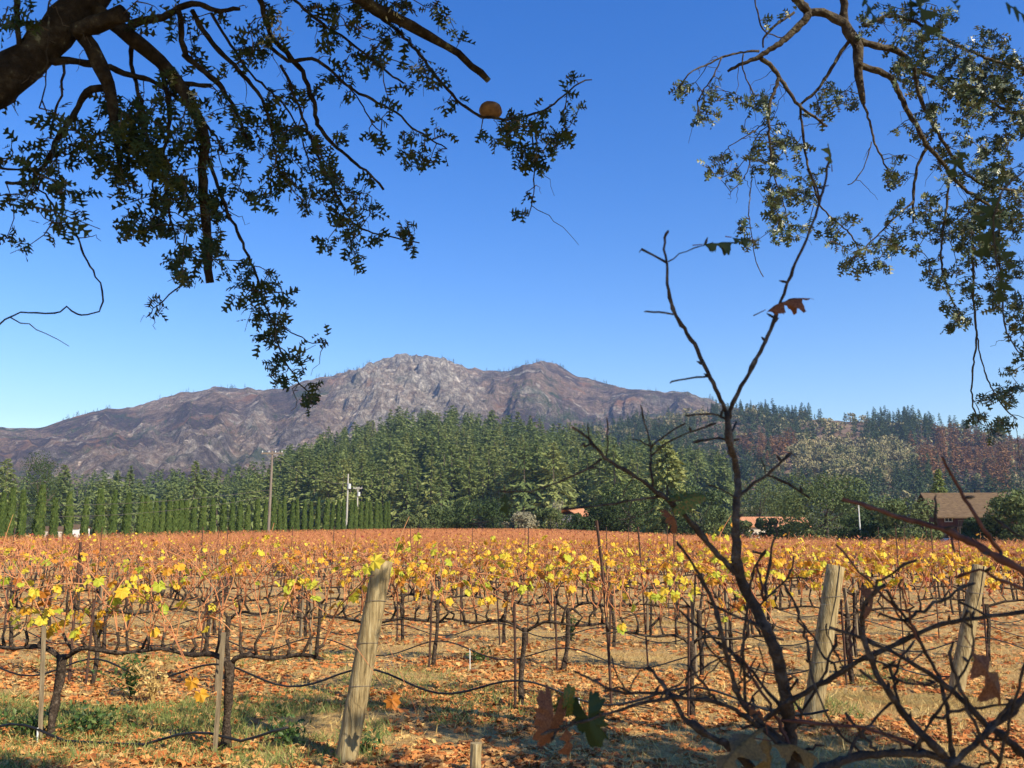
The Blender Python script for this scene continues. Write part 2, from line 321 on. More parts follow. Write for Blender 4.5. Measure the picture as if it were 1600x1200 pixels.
M['forest_floor'] = mat('forest_floor', [(0, (.03, .04, .018)), (1, (.09, .08, .04))], coord='World', nscale=0.05, rough=1, spec=0)

# ------------------------------------------------------------------ ground and hills
def grid(xs, ys, zf):
    X, Y = np.meshgrid(xs, ys); r = zf(X, Y); Z, A = r if isinstance(r, tuple) else (r, np.full(X.shape, .5))
    nx, ny = len(xs), len(ys); i = np.arange(ny - 1)[:, None] * nx + np.arange(nx - 1)[None]
    F = np.concatenate([np.stack([i, i + 1, i + nx + 1], -1).reshape(-1, 3), np.stack([i, i + nx + 1, i + nx], -1).reshape(-1, 3)])
    return np.stack([X, Y, Z], -1).reshape(-1, 3), F, A.ravel()
def wide(lim, dense, step):
    a = list(np.arange(0, dense, step)); s = step
    while a[-1] < lim: s *= 1.35; a.append(min(lim, a[-1] + s))
    return np.array(a)
xp = wide(5000, 120, 3.0); xs = np.concatenate([-xp[::-1], xp[1:]])
yp = np.concatenate([-wide(200, 4, 2)[::-1], np.arange(0.5, 30, .5), 30 + wide(4970, 120, 3.0)])
def zground(X, Y): return zg(X, Y) + 0.035 * (fbm(X * 1.1, Y * 1.1, 3, 5) - .5) * (Y < 40)
V, F, A = grid(xs, yp, zground)
tag(MB().add(V, F, 0, A).build('ground', M['ground'], smooth=True), 'leaf-strewn dry grass ground of the vineyard', kind='structure')

def skytab(pts):              # picture control points of a skyline -> table of azimuth and slope
    az = []; te = []
    for u, v in pts:
        r = ray(u, v); az.append(math.atan2(r[0], r[1])); te.append(r[2] / math.hypot(r[0], r[1]))
    o = np.argsort(az); return np.array(az)[o], np.array(te)[o]
MT = skytab([(-900, 690), (-300, 655), (-120, 668), (0, 669), (60, 668), (100, 655), (140, 644), (200, 636), (290, 613), (350, 604), (400, 608), (440, 607), (500, 592), (535, 584), (560, 578), (578, 568), (605, 563), (640, 557), (668, 559), (690, 563), (740, 575), (770, 580), (792, 581), (810, 573), (845, 564), (870, 570), (900, 588), (950, 601), (1000, 611), (1060, 611), (1100, 620), (1130, 634), (1250, 655), (1400, 690), (1560, 690), (1700, 672), (2500, 690)])
RT = skytab([(500, 790), (700, 740), (850, 692), (950, 664), (1040, 646), (1120, 640), (1180, 637), (1280, 646), (1380, 650), (1430, 656), (1470, 661), (1530, 670), (1600, 690), (1700, 705), (2100, 730), (2600, 790)])
FT = skytab([(-700, 806), (100, 802), (330, 795), (430, 770), (480, 742), (540, 722), (600, 706), (650, 700), (720, 703), (800, 709), (860, 722), (930, 738), (1000, 752), (1100, 775), (1250, 796), (1700, 806)])
def mtn_z(X, Y):
    r = np.hypot(X, Y); az = np.arctan2(X, Y); tl = np.interp(az, *MT)
    R = 2550 + 260 * (fbm(az * 5 + 3, az * 0 + 1, 2, 8) - .5) + 250 * sstep(.02, .06, az) * (1 - sstep(.1, .16, az))
    Hh = tl * R + H_EYE; t = np.clip((r - 850) / (R - 850), 0, 1)
    prof = 0.25 * t + 0.75 * t ** 1.7
    z = Hh * prof
    spur = fbm(az * 26 + .6 * vnoise(r * .004, az * 9, 3), r * 0.0016, 4, 21, True) - .55
    crag = fbm(X * .013, Y * .013, 5, 33, True) ** 1.4 - .45
    u = 800 + FPX * np.tan(az)
    rock = sstep(480, 570, u) * (1 - sstep(690, 800, u)) * sstep(.35, .62, t)
    rock = np.maximum(rock, .75 * np.exp(-((u - 395) / 30) ** 2) * np.exp(-((t - .72) / .1) ** 2))
    rock = np.maximum(rock, .4 * sstep(.54, .68, fbm(X * .0045, Y * .0045, 4, 55)))
    env = np.clip(t * 2.2, 0, 1) * (1 - sstep(.86, 1.0, t) * .8)
    z = z + env * (spur * 62 + crag * (10 + 75 * rock)) + (.35 + .65 * env) * (fbm(X * .05, Y * .05, 3, 37) - .5) * (8 + 30 * rock)
    z = z + rock * sstep(.7, .95, t) * 14 * (fbm(X * .03, Y * .03, 3, 61, True) - .5)
    back = np.clip((r - R) / 900, 0, 1); z = z * (1 - back * .8)
    return np.where(r < 850, -6, z - 6 * (1 - t)), np.clip(rock, 0, 1)
V, F, A = grid(np.arange(-2300, 2301, 6.5), np.arange(800, 3050, 6.5), mtn_z)
keep = (V[F].mean(1)[:, 2] > -5); F = F[keep]
tag(MB().add(V, F, 0, A).build('burnt_mountain', M['mountain'], smooth=False), 'burnt purple-brown mountain with a grey rocky peak', kind='structure')
def rdg_z(X, Y):
    r = np.hypot(X, Y); az = np.arctan2(X, Y); R = 1330 + 0 * az
    Hh = np.interp(az, *RT) * R + H_EYE - 9; t = np.clip((r - 520) / (R - 520), 0, 1)
    z = Hh * (0.55 * t + .45 * t * t) + np.clip(t * 3, 0, 1) * (1 - sstep(.85, 1, t)) * 45 * (fbm(az * 16, r * .003, 3, 77, True) - .55)
    back = np.clip((r - R) / 500, 0, 1)
    return np.where(r < 520, -7, (z + 4 * (fbm(X * .02, Y * .02, 3, 4) - .5)) * (1 - back) - 7 * (1 - t) - 12 * back)
V, F, A = grid(np.arange(-330, 1500, 9.0), np.arange(300, 1800, 9.0), rdg_z)
F = F[V[F].mean(1)[:, 2] > -6]
tag(MB().add(V, F, 0, A).build('wooded_ridge', M['ridge_soil'], smooth=True), 'brown ridge with scorched and green trees', kind='structure')
def for_z(X, Y):
    r = np.hypot(X, Y); az = np.arctan2(X, Y); R = 700.0
    Hh = np.interp(az, *FT) * R + H_EYE; t = np.clip((r - 330) / (R - 330), 0, 1); back = np.clip((r - R) / 200, 0, 1)
    return np.where(r < 330, -4, Hh * t ** 1.25 * (1 - back) - 4 * (1 - t) - 6 * back)
V, F, A = grid(np.arange(-640, 520, 7.0), np.arange(250, 905, 7.0), for_z)
F = F[V[F].mean(1)[:, 2] > -3.5]
tag(MB().add(V, F, 0, A).build('forest_hill', M['forest_floor'], smooth=True), 'low hill under the dark fir forest', kind='structure')

# ------------------------------------------------------------------ tree templates (height 1)
def fir_t(seed, slim=.17, n=190, top=.0, sprays=9, ragged=.35, fat=1.0):
    g = np.random.default_rng(seed); mb = MB()
    t = np.sort(.08 + .92 * g.random(n) ** .85); a = g.random(n) * 6.283
    lean = g.normal(size=2) * .012; lob = .8 + .4 * g.random(8)
    L_ = slim * ((1 - t) ** .72 + .06) * (1 - ragged + 2 * ragged * g.random(n)) * lob[(a / 6.284 * 8).astype(int)]
    L_ *= np.where(t < .2, .55 + t * 2, 1)
    d = np.stack([np.cos(a), np.sin(a), -.35 + .5 * (t - .2) + .1 * g.normal(size=n)], 1); d /= np.linalg.norm(d, axis=1, keepdims=True)
    k = np.repeat(np.arange(n), sprays); s = .25 + .75 * g.random(len(k)) ** .7
    pos = np.stack([lean[0] * t[k], lean[1] * t[k], t[k]], 1) + d[k] * (L_[k] * s)[:, None]
    pos[:, 2] -= .03 * s * s * (1 - t[k])
    dirs = d[k] + .6 * rvec(g, len(k)); nrm = rvec(g, len(k)) * .45 + d[k] * .7 + np.array([0, 0, .75])
    TV = np.array([(0, -.5, 0), (.27, .05, -.08), (0, .85, -.2), (-.27, .05, -.08)]); TF = np.array([(0, 1, 2), (0, 2, 3)])
    mb.inst(TV, TF, pos, frames(dirs, nrm), (.02 + .2 * L_[k]) * fat * (.7 + .6 * g.random(len(k))), g.random(n)[k] * .6 + .4 * g.random(len(k)))
    mb.tube([(0, 0, -.02), (lean[0] * .5, lean[1] * .5, .5), (*lean, .98)], [.016, .01, .002], 5, 1)
    return mb
def leaf_tri():
    return np.array([(0, -.5, 0), (.3, .1, .05), (0, .6, 0), (-.3, .1, .05)]), np.array([(0, 1, 2), (0, 2, 3)])
def round_t(seed, w=.55, clumps=34, per=70, leaf=.035, low=.12, core=.72):
    g = np.random.default_rng(seed); mb = MB(); C = []
    for i in range(clumps):
        th = g.random() * 6.283; z = g.random(); rr = math.sqrt(max(0, 1 - (2 * z - 1) ** 2 * .8)) * (.35 + .65 * g.random() ** .5)
        C.append((w * .5 * rr * math.cos(th), w * .5 * rr * math.sin(th), low + .1 + (1 - low - .18) * z))
    C = np.array(C); R = (.09 + .09 * g.random(clumps)) * (w / .55) ** .5
    k = np.repeat(np.arange(clumps), per); q = rvec(g, len(k)) * (core + (1 - core) * g.random(len(k)) ** .5 * 1.25)[:, None]; q[:, 2] *= .8
    pos = C[k] + q * R[k][:, None]
    TV, TF = leaf_tri(); mb.inst(TV, TF, pos, frames(rvec(g, len(k)), q + .5 * rvec(g, len(k))), leaf * (.7 + .7 * g.random(len(k))), .55 * g.random(clumps)[k] + .45 * g.random(len(k)))
    return mb, C
def round_trunk(mb, C, g, mat_=0):
    mb.tube([(0, 0, -.02), (.01, .01, .2), (0, .01, .45)], [.03, .022, .014], 6, mat_)
    for c in C[:9]: mb.tube([(0, .01, .25 + .15 * g.random()), tuple(c * .6 + np.array([0, 0, .12])), tuple(c)], [.014, .008, .003], 4, mat_)
def cypress_t(seed):
    g = np.random.default_rng(seed); mb = MB(); n = 1500
    t = g.random(n); a = g.random(n) * 6.283; rad = .082 * np.minimum(1, (t + .04) * 7) ** .5 * np.clip(1.06 - t, 0, 1) ** .42 * (.75 + .35 * vnoise(a * 1.6, t * 14, seed))
    pos = np.stack([rad * np.cos(a), rad * np.sin(a), .03 + .95 * t], 1)
    d = np.stack([np.cos(a) * .25, np.sin(a) * .25, np.ones(n)], 1) + .22 * rvec(g, n); TV, TF = leaf_tri()
    mb.inst(TV, TF, pos, frames(d, np.stack([np.cos(a), np.sin(a), .2 + 0 * a], 1) + .6 * rvec(g, n)), .035 + .03 * g.random(n), g.random(n))
    tt = np.linspace(0, 1, 12); mb.tube(np.stack([0 * tt, 0 * tt, .03 + .94 * tt], 1), .07 * np.minimum(1, (tt + .04) * 7) ** .5 * np.clip(1.02 - tt, 0, 1) ** .45, 7, 0, .1)
    return mb
FIRS = [fir_t(100 + i, slim=(.19, .23, .165, .21, .26, .18, .2)[i], ragged=(.35, .5, .3, .45, .55, .35, .4)[i], n=(190, 150, 200, 170, 220, 140, 190)[i]).mesh('fir_tree', [M['fir'], M['trunk']]) for i in range(7)]
BURNTS = [fir_t(140 + i, slim=.2, n=80, sprays=4, fat=1.8).mesh('scorched_conifer', [M['burnt'], M['trunk']]) for i in range(4)]
ROUNDS = []
for i in range(4):
    mb, C = round_t(160 + i, w=1.15, clumps=16, per=26, leaf=.13); round_trunk(mb, C, np.random.default_rng(i), 1); [mb.tube([(0, .01, .3), tuple(c * .6 + np.array([0, 0, .1])), tuple(c)], [.014, .008, .003], 4, 1) for c in C[9:]]; ROUNDS.append(mb.mesh('dry_oak_tree', [M['dry_oak'], M['trunk']]))

# ------------------------------------------------------------------ fir forest on the low hill (trees one can tell apart)
rng = np.random.default_rng(7)
cand = []
for y0 in np.arange(345, 715, 21):
    for u in np.arange(-25, 1140, 1.0):
        if rng.random() < 1.0 / (13.0 * 500 / y0 * 1.15):
            y = y0 + rng.normal() * 7; d = y * CP; x = (u - 800) / FPX * d; cand.append((x, y))
cand = np.array(cand); cu = 800 + FPX * cand[:, 0] / (cand[:, 1] * CP)
zf = for_z(cand[:, 0], cand[:, 1]); r = np.hypot(cand[:, 0], cand[:, 1])
ok = ((zf > 8) & (r < 706)) | ((r < 430) & (cu < 1000))
cand, zf, r, cu = cand[ok], np.maximum(zf[ok], -1.5), r[ok], cu[ok]
hgt = 25 + 12 * rng.random(len(cand)) ** 1.4 - 4 * (cu < 430) + 3 * (cu > 600)
hgt *= np.where(r < 430, .95, 1.0)
# show-largest first: the front ones and those standing at the crest
score = hgt / r + .02 * (r > 640); order = np.argsort(-score)
sel = order[:290]; rest = order[290:]
band = np.digitize(r[sel], [390, 450, 520, 600, 660]); bn = ['foremost', 'second', 'third', 'fourth', 'fifth', 'rearmost']
for b in range(6):
    idx = sel[band == b]; idx = idx[np.argsort(cu[idx])]
    for k, i in enumerate(idx):
        h = hgt[i]; w = .92 + .3 * rng.random()
        o = link('fir_tree', FIRS[rng.integers(7)], loc=(cand[i, 0], cand[i, 1], zf[i] - .3), rotz=rng.random() * 6.28, scl=(h * w, h * w, h))
        tag(o, f'dark green fir, {ordn(k + 1)} from left in the {bn[b]} rank of the hill forest', 'fir tree', 'firs of the hill forest')
TA = [fir_t(190 + i, n=80, sprays=4, slim=.2, fat=1.6).arrays() for i in range(3)]
def scatter_stuff(name, label, P, Hh, tmpl, mats, wr=(.9, .3), colour=None, seed=1):
    g = np.random.default_rng(seed); mb = MB(); k = g.integers(len(tmpl), size=len(P))
    for q, (V, F, A) in enumerate(tmpl):
        s = np.where(k == q)[0]
        if not len(s): continue
        a = g.random(len(s)) * 6.283; R = np.zeros((len(s), 3, 3)); w = wr[0] + wr[1] * g.random(len(s))
        R[:, 0, 0] = np.cos(a) * w; R[:, 0, 1] = -np.sin(a) * w; R[:, 1, 0] = np.sin(a) * w; R[:, 1, 1] = np.cos(a) * w; R[:, 2, 2] = 1
        mb.inst(V, F, P[s], R, Hh[s], g.random(len(s)) if colour is None else colour[s])
    o = mb.build(name, mats); return tag(o, label, kind='stuff')
if len(rest):
    scatter_stuff('fir_forest', 'dense mass of firs filling the hill between the front trees', np.column_stack([cand[rest], zf[rest] - .3]), hgt[rest], TA, [M['fir']], seed=3)

# trees on the right-hand ridge
pts = []
for y0 in np.arange(560, 1350, 23):
    for u in np.arange(760, 1680, 1.0):
        if rng.random() < 1.0 / (9.5 * 1000 / y0):
            y = y0 + rng.normal() * 8; pts.append(((u - 800) / FPX * y * CP, y))
pts = np.array(pts); zr = rdg_z(pts[:, 0], pts[:, 1]); rr = np.hypot(pts[:, 0], pts[:, 1]); pu, pv, pd = proj(np.column_stack([pts, zr]))
patch = fbm(pu * .012, pv * .02, 3, 91); p2 = fbm(pu * .02 + 5, pv * .03, 3, 95)
kindr = np.full(len(pts), 0)                                       # 0 fir, 1 burnt, 2 dry oak, 3 bare
oakz = np.exp(-((pu - 1330) / 110) ** 2 - ((pv - 735) / 40) ** 2)
brn = np.exp(-((pu - 1480) / 110) ** 2 - ((pv - 735) / 40) ** 2) + np.exp(-((pu - 1190) / 60) ** 2 - ((pv - 715) / 25) ** 2)
q = rng.random(len(pts))
kindr[(oakz + .35 * (p2 - .5) > .42) & (q < .85)] = 2
kindr[(kindr == 0) & (brn + .9 * (patch - .5) > .45) & (q < .8)] = 1
kindr[(kindr == 0) & (q > .86)] = 2
bare = (patch > .57) & (pv < 690) & (oakz < .3) & (q < .8); kindr[bare] = 3
vis = (zr > -4) & (rr < 1345) & ((pu < 1690))
low = (pu < 1000) & (rr < 760); vis &= ~low
ridge = {0: [], 1: [], 2: []}
for kk in (0, 1, 2): ridge[kk] = np.where(vis & (kindr == kk))[0]
hr = {0: 24, 1: 23, 2: 13}
P0 = ridge[0]; scatter_stuff('ridge_firs', 'dark green conifers scattered over the right ridge', np.column_stack([pts[P0], zr[P0] - .4]), 17 + 11 * rng.random(len(P0)), TA, [M['fir_dark']], seed=5)
for kk, nm, lb, meshes in ((1, 'scorched_conifer', 'rust-brown scorched conifer', BURNTS), (2, 'dry_oak_tree', 'tan-olive rounded oak', ROUNDS)):
    I = ridge[kk]; I = I[np.argsort(rr[I])]
    near, far = I[:230], I[230:]
    bd = np.digitize(rr[near], np.quantile(rr[near], [.25, .5, .75])); bnm = ['lowest', 'lower middle', 'upper middle', 'highest']
    for b in range(4):
        idx = near[bd == b]; idx = idx[np.argsort(pu[idx])]
        for k, i in enumerate(idx):
            h = hr[kk] * (.75 + .5 * rng.random())
            o = link(nm, meshes[rng.integers(4)], loc=(pts[i, 0], pts[i, 1], zr[i] - .6), rotz=rng.random() * 6.28, scl=(h, h, h))
            tag(o, f'{lb}, {ordn(k + 1)} from left in the {bnm[b]} belt of the right ridge', 'tree', lb + 's on the right ridge')
    if len(far):
        tm = [fir_t(196, n=45, sprays=3, fat=1.8).arrays()] if kk == 1 else [round_t(197, 1.15, 10, 14, .2)[0].arrays()]
        scatter_stuff('upper_ridge_trees', lb + 's covering the upper right ridge', np.column_stack([pts[far], zr[far] - .6]), hr[kk] * (.75 + .5 * rng.random(len(far))), tm, [M['burnt'] if kk == 1 else M['dry_oak']], seed=9 + kk)

# tiny trees and snags on the mountain
g = np.random.default_rng(12)
NM = 9000; az = -.66 + 1.25 * g.random(NM); t = g.random(NM) ** .7
R0 = 2450 + 120 * g.random(NM); lowr = g.random(NM) < .3; az = np.where(lowr, .03 + .24 * g.random(NM), az); t = np.where(lowr, .25 + .5 * g.random(NM), t); rad = 1000 + (R0 - 1000) * t
X = rad * np.sin(az); Y = rad * np.cos(az); mz, rk = mtn_z(X, Y); den = fbm(X * .004, Y * .004, 4, 15)
uu = 800 + FPX * np.tan(az)
kp = (den + .12 * (t > .93) + .2 * np.exp(-((uu - 980) / 130) ** 2) * (t < .8) > .51) & (rk < .4) & (g.random(NM) < .8)
scatter_stuff('mountain_trees', 'tiny conifers and snags scattered over the burnt mountain', np.column_stack([X, Y, mz - .5])[kp], ((5 + 9 * g.random(NM)) * np.where(lowr, 1.5, 1))[kp], [fir_t(198, n=28, sprays=3, slim=.28, fat=1.8).arrays(), fir_t(199, slim=.22, n=22, sprays=3, fat=1.8).arrays()], [M['fir_dark']], seed=13)
# skyline trees
az = np.interp(g.random(420), [0, .25, .5, .75, 1], [math.atan((q - 800) / FPX) for q in (60, 480, 800, 1000, 1150)]); tl = np.interp(az, *MT)
dsel = fbm(az * 45, az * 0, 3, 40) > .5; az = az[dsel]
best = None
for R in np.arange(2350, 2950, 12.0):
    X = R * np.sin(az); Y = R * np.cos(az); z, _ = mtn_z(X, Y); e = (z - H_EYE) / R
    if best is None: best = np.column_stack([X, Y, z, e])
    else:
        w = e > best[:, 3]; best[w] = np.column_stack([X, Y, z, e])[w]
scatter_stuff('skyline_trees', 'tiny trees standing along the mountain skyline', best[:, :3] - np.array([0, 0, 1.0]), 6 + 11 * g.random(len(best)) ** 1.6, [fir_t(188, n=36, sprays=3, slim=.24, fat=1.8).arrays(), fir_t(189, slim=.2, n=30, sprays=3, fat=1.8).arrays()], [M['fir_dark']], seed=14)

# ------------------------------------------------------------------ cypress avenue
CY = [cypress_t(210 + i).mesh('crown', M['cypress']) for i in range(4)]
tm = MB().tube([(0, 0, -.01), (0, 0, .1)], [.02, .016], 6).mesh('trunk', M['trunk'])
A0, B0 = atdist(-40, 97), atdist(612, 178)
cxs = [-22, 2, 13, 34, 60, 85, 108, 132, 155, 176, 197, 217, 225, 233, 244, 253, 263, 272, 281, 290, 300, 316, 332, 348, 362, 373, 386, 401, 413, 424, 437, 445, 455, 464, 475, 485, 496, 507, 517, 528, 536, 546, 555, 563, 571, 579, 587, 594, 601, 607]
for k, u in enumerate(cxs):
    dx, dy = B0[:2] - A0[:2]; tu = (u - 800) / FPX * CP
    s = (tu * A0[1] - A0[0]) / (dx - tu * dy); x, y = A0[0] + s * dx, A0[1] + s * dy
    h = 7.35 + .25 * rng.normal() + .7 * (k in (2, 4, 8, 9)); w = (.85 + .35 * rng.random())
    wh = ' at the left picture edge' if k == 0 else ''
    o = thing('cypress_tree', f'slender dark green columnar cypress, {ordn(k + 1)} from left in the cypress row', 'cypress', (x, y, float(zg(x, y))), 'columnar cypresses lining the vineyard')
    o.scale = (h * w * .95, h * w * .95, h); o.rotation_euler = (.02 * rng.normal(), .02 * rng.normal(), rng.random() * 6.28)
    link('crown', CY[k % 4], o); link('trunk', tm, o)

# ------------------------------------------------------------------ trees and shrubs at the far field edge
def edge_tree(name, label, u, vtop, wpx, y, kind, seed, low=.1, clumps=40, cat='tree'):
    b = atdist(u, y); d = y * CP; h = (823 - vtop) / FPX * y + H_EYE - b[2]; w = wpx / FPX * y; g = np.random.default_rng(seed)
    root = thing(name, label, cat, b)
    if kind == 'cedar':
        mb = fir_t(seed, slim=w / h * .62, n=420, sprays=9, ragged=.2); V, F, A_ = mb.arrays(); msk = np.concatenate(mb.m) == 0
        c = MB().add(V * h, F[msk], 0, A_); c.build('crown', M['fir'], root)
        MB().tube([(0, 0, -.1), (0, 0, h * .5), (0, 0, h * .95)], [.4, .25, .03], 8).build('trunk', M['trunk'], root)
        return
    mb, C = round_t(seed, w=w / h, clumps=clumps, per=110, leaf=.42 / h * (1 if h > 4 else .8), low=low)
    V, F, A_ = mb.arrays(); MB().add(V * h, F, 0, A_).build('crown', M[kind], root)
    tb = MB(); round_trunk(tb, C, g); V, F, A_ = tb.arrays(); MB().add(V * h, F, 0, A_).build('trunk', M['trunk'], root)
E = edge_tree
E('cedar_tree', 'tall pointed bright green conifer behind the bare sapling', 1045, 688, 92, 172, 'cedar', 301)
E('cedar_tree', 'small dark conifer rising behind the brown-roofed house', 1472, 735, 34, 165, 'cedar', 302)
E('oak_tree', 'dark leafy tree at left foot of the tall pointed conifer', 985, 752, 95, 158, 'oak_dark', 303, .0)
E('oak_tree', 'dark leafy tree at right foot of the tall pointed conifer', 1088, 762, 92, 160, 'oak_dark', 304, .0)
E('oak_tree', 'large olive-green oak right of the low tiled building', 1292, 742, 125, 140, 'oak_green', 305, .0, 60)
E('oak_tree', 'pale olive tree behind the low tiled building', 1185, 752, 90, 205, 'oak_green', 306, .0)
E('oak_tree', 'yellowish green tree above the right end of tiled roof', 1228, 768, 60, 205, 'oak_green', 307, .0)
E('oak_tree', 'olive tree behind the white flagpole', 1350, 772, 80, 162, 'oak_green', 308, .0)
E('shrub', 'dark rounded shrub just right of the white pole', 1378, 792, 62, 131, 'oak_dark', 309, -.1, 30, 'shrub')
E('oak_tree', 'leafy olive tree hiding left wall of brown-roofed house', 1422, 782, 84, 122, 'oak_green', 310, -.05)
E('oak_tree', 'leafy dark olive tree hiding right end of the brown-roofed house', 1592, 768, 84, 114, 'oak_green', 311, -.05, 50)
E('shrub', 'tall dark shrub in front of forest, left of the pale shrub', 748, 779, 92, 165, 'oak_dark', 312, -.1, 40, 'shrub')
E('shrub', 'lighter green shrub left of the tall dark shrub', 698, 792, 70, 168, 'oak_green', 313, -.1, 30, 'shrub')
E('shrub', 'small green shrub near the right end of the cypress row', 645, 803, 52, 176, 'oak_green', 314, -.1, 24, 'shrub')
E('shrub', 'pale grey-green shrub right of the tall dark shrub', 812, 802, 50, 162, 'pale_shrub', 315, -.1, 24, 'shrub')
E('shrub', 'green shrub left of the small tiled gable', 860, 796, 58, 166, 'oak_green', 316, -.1, 30, 'shrub')
E('shrub', 'pinkish tan dry bush above the small tiled gable', 883, 773, 32, 200, 'pale_shrub', 317, -.1, 20, 'shrub')
E('shrub', 'dark green shrub right of the small tiled gable', 935, 787, 66, 160, 'oak_dark', 318, -.1, 34, 'shrub')
E('shrub', 'green bush in front of the tiled building', 1198, 806, 34, 150, 'oak_green', 319, -.1, 20, 'shrub')
E('shrub', 'leafy shrub left of the tiled building', 1125, 795, 56, 152, 'oak_green', 320, -.1, 26, 'shrub')
E('shrub', 'low green shrub between pole and house tree', 1330, 806, 60, 130, 'oak_dark', 321, -.1, 26, 'shrub')
E('shrub', 'rounded green shrub hiding the walls of the small tiled gable', 908, 803, 46, 158, 'oak_dark', 324, -.1, 24, 'shrub')
E('shrub', 'low olive shrub before the left end of the tiled building', 1160, 814, 34, 148, 'oak_green', 325, -.1, 18, 'shrub')
E('shrub', 'low dark shrub before the right end of the tiled building', 1243, 815, 40, 148, 'oak_dark', 326, -.1, 18, 'shrub')
E('shrub', 'low green shrub before the middle of the tiled building', 1222, 817, 26, 147, 'oak_green', 327, -.1, 14, 'shrub')
E('pine_tree', 'broad dark tree standing above cypresses near left edge', 58, 706, 50, 250, 'oak_dark', 322, .0, 44)
E('shrub', 'low dark hedge shrub right of the hidden house wall', 1535, 812, 60, 118, 'oak_dark', 323, -.1, 26, 'shrub')

# ------------------------------------------------------------------ buildings
def gable(mb, x0, x1, y0, y1, z0, z1, th=.18, over=.6, cols=1, mat_=0):
    ym = (y0 + y1) / 2; g = np.random.default_rng(3)
    for sgn, ye in ((-1, y0 - over), (1, y1 + over)):
        ex = np.linspace(x0 - over, x1 + over, cols + 1)
        for a, b in zip(ex[:-1], ex[1:]):
            ze = z0 - (z1 - z0) * over / (abs(ym - y0)); up = .05 if cols > 1 else 0
            c = (a + b) / 2
            V = [(a, ye, ze), (c, ye, ze + up), (b, ye, ze), (a, ym, z1), (c, ym, z1 + up), (b, ym, z1), (a, ye, ze - th), (b, ye, ze - th), (a, ym, z1 - th), (b, ym, z1 - th)]
            Fc = [(0, 1, 4), (0, 4, 3), (1, 2, 5), (1, 5, 4), (6, 9, 7), (6, 8, 9), (0, 6, 7), (0, 7, 2), (0, 2, 1), (0, 3, 8), (0, 8, 6), (2, 7, 9), (2, 9, 5)]
            mb.add(V, Fc, mat_, g.random())
    return mb
b = atdist(1512, 131); hs = thing('wooden_house', 'two-storey brown-roofed wooden house among trees at right', 'house', b, rotz=-.1)
zb = 3.95 - b[2]; zt = 7.0 - b[2]; hw = 5.4
w = MB(); w.box((-hw, -4, -.2), (hw, 4.4, zb - 2.2)); w.build('lower_wall', M['dark_wood'], hs)
w = MB(); w.box((-hw + .02, -3.98, zb - 2.2), (hw - .02, 4.38, zb)); w.add([(-hw + .02, -3.98, zb), (-hw + .02, 4.38, zb), (-hw + .02, .2, zt - .3), (hw - .02, -3.98, zb), (hw - .02, 4.38, zb), (hw - .02, .2, zt - .3)], [(0, 1, 2), (3, 5, 4)]); w.build('upper_wall', M['siding'], hs)
rf = gable(MB(), -hw, hw, -4, 4.4, zb, zt, .22, 1.0).build('roof', M['shingle'], hs)
MB().box((2.2, .9, zt - 1), (2.9, 1.6, zt + .45)).build('chimney', M['dark_wood'], rf)
for k in range(14):
    xx = -hw - .95 + (2 * hw + 1.9) / 14 * k
for xx, ww, hh_, z0 in ((-.7, 1.5, 1.75, zb - 2.05), (-4.2, 1.2, 1.1, zb - 1.5), (3.2, 1.4, 1.3, zb - 1.6)):
    fr = MB(); y = -4.06
    for bx in (((xx - ww / 2, y, z0), (xx - ww / 2 + .12, y + .09, z0 + hh_)), ((xx + ww / 2 - .12, y, z0), (xx + ww / 2, y + .09, z0 + hh_)), ((xx - ww / 2 + .12, y, z0 + hh_ - .12), (xx + ww / 2 - .12, y + .09, z0 + hh_)), ((xx - ww / 2 + .12, y, z0), (xx + ww / 2 - .12, y + .09, z0 + .12)), ((xx - .05, y, z0 + .12), (xx + .05, y + .09, z0 + hh_ - .12))): fr.box(*bx)
    f = fr.build('window', M['trim'], hs)
    for sx in (-1, 1): MB().box((min(xx + sx * .05, xx + sx * (ww / 2 - .12)), y + .05, z0 + .12), (max(xx + sx * .05, xx + sx * (ww / 2 - .12)), y + .07, z0 + hh_ - .12)).build('pane', M['glass'], f)
for k in range(11):
    xx = .35 + k * .5
    MB().box((xx, -4.07, zb - 2.15), (xx + .44, -3.99, zb - .02)).build('siding_board', M['siding'], hs) if not (2.2 < xx + .2 < 4.1) else None
bl = MB().box((-3.4, -5.4, zb - 2.32), (5.8, -4.05, zb - 2.2)).build('balcony', M['dark_wood'], hs)
for k in range(38): MB().box((-3.38 + k * .245, -5.38, zb - 2.2), (-3.33 + k * .245, -5.33, zb - 1.3)).build('baluster', M['trim'] if -2.2 < -3.38 + k * .245 < 0.6 else M['dark_wood'], bl)
MB().box((-3.4, -5.42, zb - 1.3), (5.8, -5.3, zb - 1.22)).build('handrail', M['dark_wood'], bl)
for xx in (-3.2, 1.2, 5.6): MB().box((xx - .09, -5.35, 0), (xx + .09, -5.17, zb - 2.32)).build('balcony_post', M['dark_wood'], hs)

